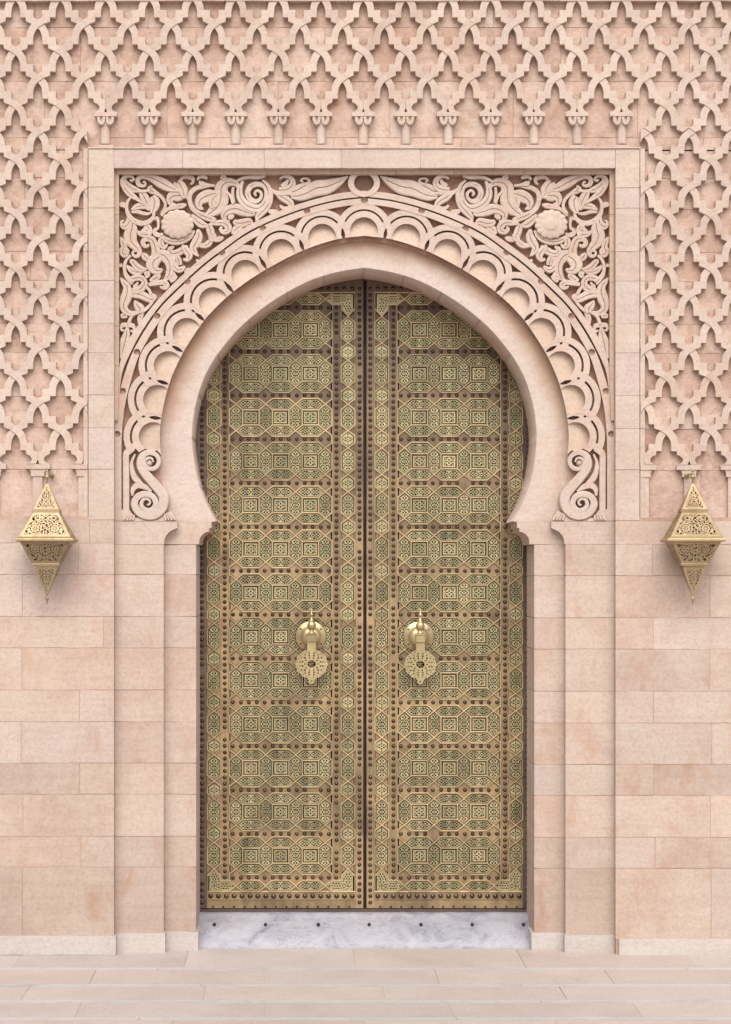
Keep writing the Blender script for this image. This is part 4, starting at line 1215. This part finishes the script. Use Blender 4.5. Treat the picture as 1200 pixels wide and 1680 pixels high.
# knockers
def knocker(leaf, cx, top, dx):
    """cx, top: photograph pixel of the back plate's centre; dx: sideways lean of the finial"""
    yk = YD - 0.012
    k = S * (1 + yk / D)
    bx, by, bz = P(cx, top, yk)
    mb = MB()
    n = 40
    lathe(mb, bx, by, bz, [(24.6 * k, 0.012), (25 * k, -0.002), (24 * k, -0.006), (17.5 * k, -0.008), (16.8 * k, -0.012), (15 * k, -0.022), (11 * k, -0.033), (5 * k, -0.038)], n, 'y')
    kn = mb.build('door_knocker', KNOCK, leaf)
    kn['label'] = 'round brass door knocker with ball finial and pierced scalloped striker'
    for a in (math.pi * 0.2, math.pi * 0.8, math.pi * 1.2, math.pi * 1.8):
        mb = MB()
        lathe(mb, bx + 20.8 * k * math.cos(a), by - 0.0072, bz + 20.8 * k * math.sin(a), [(1.4 * k, 0.002), (1.4 * k, -0.0012), (0.6 * k, -0.0012)], 8, 'y')
        mb.build('fixing_nail', DARKM, kn)
    # bracket block and finial
    fx = bx + dx * k; fy = by - 0.042
    mb = MB()
    boxw(mb, fx - 7.6 * k, fx + 7.6 * k, fy - 0.018, by - 0.02, bz - 8 * k, bz + 3.5 * k)
    boxw(mb, fx - 8.6 * k, fx + 8.6 * k, fy - 0.022, by - 0.018, bz + 3.5 * k, bz + 5.5 * k)
    mb.build('bracket', KNOCK, kn, bevel=0.0015)
    mb = MB()
    prof = [(6.2, 5.5), (6.0, 7), (4.2, 8.2), (2.7, 10.2), (2.7, 11)]
    prof += [(7.4 * math.cos(a), 18.2 + 7.4 * math.sin(a)) for a in [math.radians(d) for d in (-66, -45, -25, 0, 25, 45, 60)]]
    prof += [(4.6, 24.8), (4.6, 26), (3.2, 26.6), (2.2, 31), (1.7, 34.2), (3.1, 35), (3.3, 36.4), (2.6, 37.6), (1.3, 38.2), (0.9, 43), (0.3, 47)]
    lathe(mb, fx, fy + 0.004, bz, [(a * k, b * k) for a, b in prof], 18)
    mb.build('finial', KNOCK, kn)
    # striker: pierced scalloped rosette on a neck
    ry_ = fy - 0.004
    k2 = S * (1 + ry_ / D)
    cx2 = XV + (fx - XC) / k2; cy2 = YV + (ZC - (bz - 44.5 * k)) / k2
    rr = 26.5
    edge = [(cx2 + rr * (0.98 + 0.02 * math.cos(12 * a)) * math.cos(a), cy2 + rr * 0.93 * (0.98 + 0.02 * math.cos(12 * a)) * math.sin(a)) for a in [2 * math.pi * i / 96 for i in range(96)]]
    holes = [circle(cx2, cy2, 7.4, 8, 6.4, math.pi / 8)]
    for ring, n_, l_, w_, tw in ((10.9, 10, 1.9, 1.35, 0.0), (15.2, 12, 2.3, 1.65, 0.9), (19.2, 16, 2.0, 1.5, -0.8), (22.9, 24, 1.35, 1.05, 0.3)):
        for i in range(n_):
            a = 2 * math.pi * (i + 0.5 * (ring > 12)) / n_
            holes.append(petal(cx2 + ring * math.cos(a), cy2 + ring * 0.93 * math.sin(a), a + (tw if i % 2 else -tw), l_, w_))
    V, F = cdt([(edge, True)] + [(h, True) for h in holes], lambda x, y: inside(edge, x, y) and not any(inside(h, x, y) for h in holes))
    mb = MB()
    slab2d(mb, V, F, ry_, ry_ + 0.009)
    strk = mb.build('striker', KNOCK, kn)
    mb = MB()
    prism(mb, [(cx2 - 7.2, cy2 - 36.5), (cx2 + 7.2, cy2 - 36.5), (cx2 + 7.4, cy2 - 23), (cx2 + 9, cy2 - 20.5), (cx2 - 9, cy2 - 20.5), (cx2 - 7.4, cy2 - 23)], ry_ - 0.0015, ry_ + 0.01, True)
    mb.build('striker_neck', KNOCK, kn, bevel=0.0015)
    mb = MB()
    lp = [(cx2 - 7.5, cy2 + 22), (cx2 + 7.5, cy2 + 22), (cx2 + 5, cy2 + 26), (cx2 + 4.6, cy2 + 30), (cx2 + 2.5, cy2 + 32.6), (cx2 - 2.5, cy2 + 32.6), (cx2 - 4.6, cy2 + 30), (cx2 - 5, cy2 + 26)]
    hc = circle(cx2, cy2 + 28.4, 1.7, 10)
    V, F = cdt([(lp, True), (hc, True)], lambda x, y: inside(lp, x, y) and not inside(hc, x, y))
    slab2d(mb, V, F, ry_ - 0.001, ry_ + 0.008)
    mb.build('striker_loop', KNOCK, kn)
knocker(leafL, 510.3, 1044.0, 1.2)
knocker(leafR, 686.8, 1044.8, 2.2)

# ------------------------------------------------------------------ lanterns
def lantern(fx_px, label, lean=0.0):
    yax = -0.125; DP = 0.6
    k = S * (1 - 0.2 / D) * 0.97
    ax = P(fx_px, 880, -0.2)[0]
    zz = lambda py: P(fx_px, py, -0.18)[2]
    root = empty('wall_lantern', (ax, yax, zz(991)), label, 'lantern', 'brass lanterns on the wall')
    def face_panel(name, h0, y0, h1, y1, seed, rows, solid=False):
        """four pierced sides of a square taper between half widths h0 (at y0) and h1 (at y1)"""
        z0, z1 = zz(y0), zz(y1)
        H = (y1 - y0)
        slant = math.hypot(H, h1 - h0)
        top, bot = -slant / 2, slant / 2
        rnd = random.Random(seed)
        outer = [(-h0, top), (h0, top), (h1, bot), (-h1, bot)] if h0 > 0.5 else [(0, top), (h1, bot), (-h1, bot)]
        if h1 < 0.5: outer = [(-h0, top), (h0, top), (0, bot)]
        inn = offset_in(outer, 3.4 if max(h0, h1) > 25 else 2.6)
        holes = []; cen = []
        def add(x, y, a, l, w_):
            for sx in ((1, -1) if abs(x) > 0.9 else (1,)):
                q = petal(x * sx, y, a if sx > 0 else math.pi - a, l, w_)
                if all(inside(inn, *p) for p in q) and all(math.dist(c[:2], (x * sx, y)) > c[2] + l * 0.5 + w_ * 0.5 - 0.05 for c in cen):
                    holes.append(q); cen.append((x * sx, y, (l + w_) * 0.5))
        # scroll rosettes, then fill
        if max(h0, h1) > 25:
            for c in (min(h0, h1) * 0.62 + 3,):
                oy = (bot - top) * (0.16 if h1 > h0 else -0.16)
                for i in range(6): add(c + 3.2 * math.cos(i * 1.047), oy + 3.2 * math.sin(i * 1.047), i * 1.047 + 1.2, 1.5, 1.0)
                for i in range(9): add(c + 8 * math.cos(i * 0.698), oy + 7.4 * math.sin(i * 0.698), i * 0.698 + 1.7, 2.6, 1.3)
        for i in range(1600):
            y = rnd.uniform(top + 2, bot - 2); x = rnd.choice((0, 1)) * rnd.uniform(1.8, max(h0, h1)) if i % 6 == 0 else rnd.uniform(1.8, max(h0, h1))
            l = rnd.uniform(2.4, 3.9) if i < 600 else rnd.uniform(1.0, 2.2)
            if max(h0, h1) < 25: l *= 0.75
            add(x, y, rnd.uniform(0, 3.14), l, l * rnd.uniform(0.55, 0.85))
        V, F = cdt([(outer, True)] + [(h, True) for h in holes], lambda x, y: inside(outer, x, y) and not any(abs(x - h[0][0]) < 8 and inside(h, x, y) for h in holes))
        for side in range(4):
            mb = MB(); ang = side * math.pi / 2
            def fn(x, y, d):
                u = (y - top) / (bot - top)
                r = (h0 + (h1 - h0) * u) * k - d
                px_, py_ = x * k, -r
                c, s = math.cos(ang), math.sin(ang)
                return (ax + px_ * c - py_ * s + lean * (u - 0.5) * 0, yax + (px_ * s + py_ * c) * DP, z0 + (z1 - z0) * u)
            slab2d(mb, V, F, 0.0, 0.003, fn=fn)
            mb.build(name, LANT, root)
    face_panel('upper_pyramid_side', 0.4, 789, 21.5, 835, 11, 6)
    face_panel('upper_flare_side', 22.5, 840.5, 44.3, 880.5, 12, 6)
    face_panel('lower_flare_side', 41.5, 889.5, 23.0, 924, 13, 6)
    face_panel('lower_pyramid_side', 19.5, 931.5, 0.4, 980, 14, 6)
    def sq_ring(name, prof):
        mb = MB(); rings = []
        for h, py in prof:
            z = zz(py); r = h * k
            rings.append([mb.vert((ax + sx * r, yax + sy * r * DP, z)) for sx, sy in ((-1, -1), (1, -1), (1, 1), (-1, 1))])
        for a, b in zip(rings, rings[1:]):
            for i in range(4):
                j = (i + 1) % 4; mb.face((a[i], b[i], b[j], a[j]))
        mb.face(rings[0]); mb.face(rings[-1][::-1])
        return mb.build(name, LANT, root)
    sq_ring('upper_collar', [(21.3, 835), (22.6, 835.3), (23.0, 840.2), (22.4, 840.6)])
    sq_ring('rim', [(44, 880.6), (45.5, 881), (45.5, 883), (48.2, 883.6), (49.2, 885), (49.2, 887.2), (47.8, 888.6), (41, 889.6)])
    sq_ring('lower_collar', [(23, 923.8), (23.6, 924.2), (23.6, 926.4), (21, 927.2), (21, 929)])
    sq_ring('foot_collar', [(17, 929), (17, 930.4), (20, 931), (20, 932.2), (19, 932.4)])
    mb = MB()
    k1 = S * 0.97
    lathe(mb, ax, yax, zz(789), [(r * k1, h * k1) for r, h in ((1.6, -3), (2.0, 0), (2.0, 5.5), (4.2, 7), (4.2, 9), (2.2, 10), (3.2, 12.5), (3.2, 14), (1.6, 15.2), (2.6, 17), (2.6, 18.2), (1.4, 19.4), (0.6, 20))], 14)
    mb.build('top_finial', LANT, root)
    mb = MB()
    lathe(mb, ax, yax, zz(980), [(r * k1, h * k1) for r, h in ((0.6, -11.5), (1.2, -8), (0.9, -6.5), (2.4, -4.6), (2.9, -3), (2.2, -1), (1.2, 2))], 12)
    mb.build('drop_finial', LANT, root)
    # bracket arm back to the wall
    mb = MB(); zb = zz(776)
    boxw(mb, ax - 0.0035, ax + 0.0035, yax, 0.028, zb - 0.0035, zb + 0.0035)
    lathe(mb, ax, 0.0, zb, [(0.012, 0.026), (0.012, -0.002), (0.007, -0.008)], 14, 'y')
    mb.build('wall_bracket', LANT, root)
lantern(73.5, 'pierced brass lantern hanging on the wall left of the portal')
lantern(1143.0, 'pierced brass lantern hanging on the wall right of the portal')
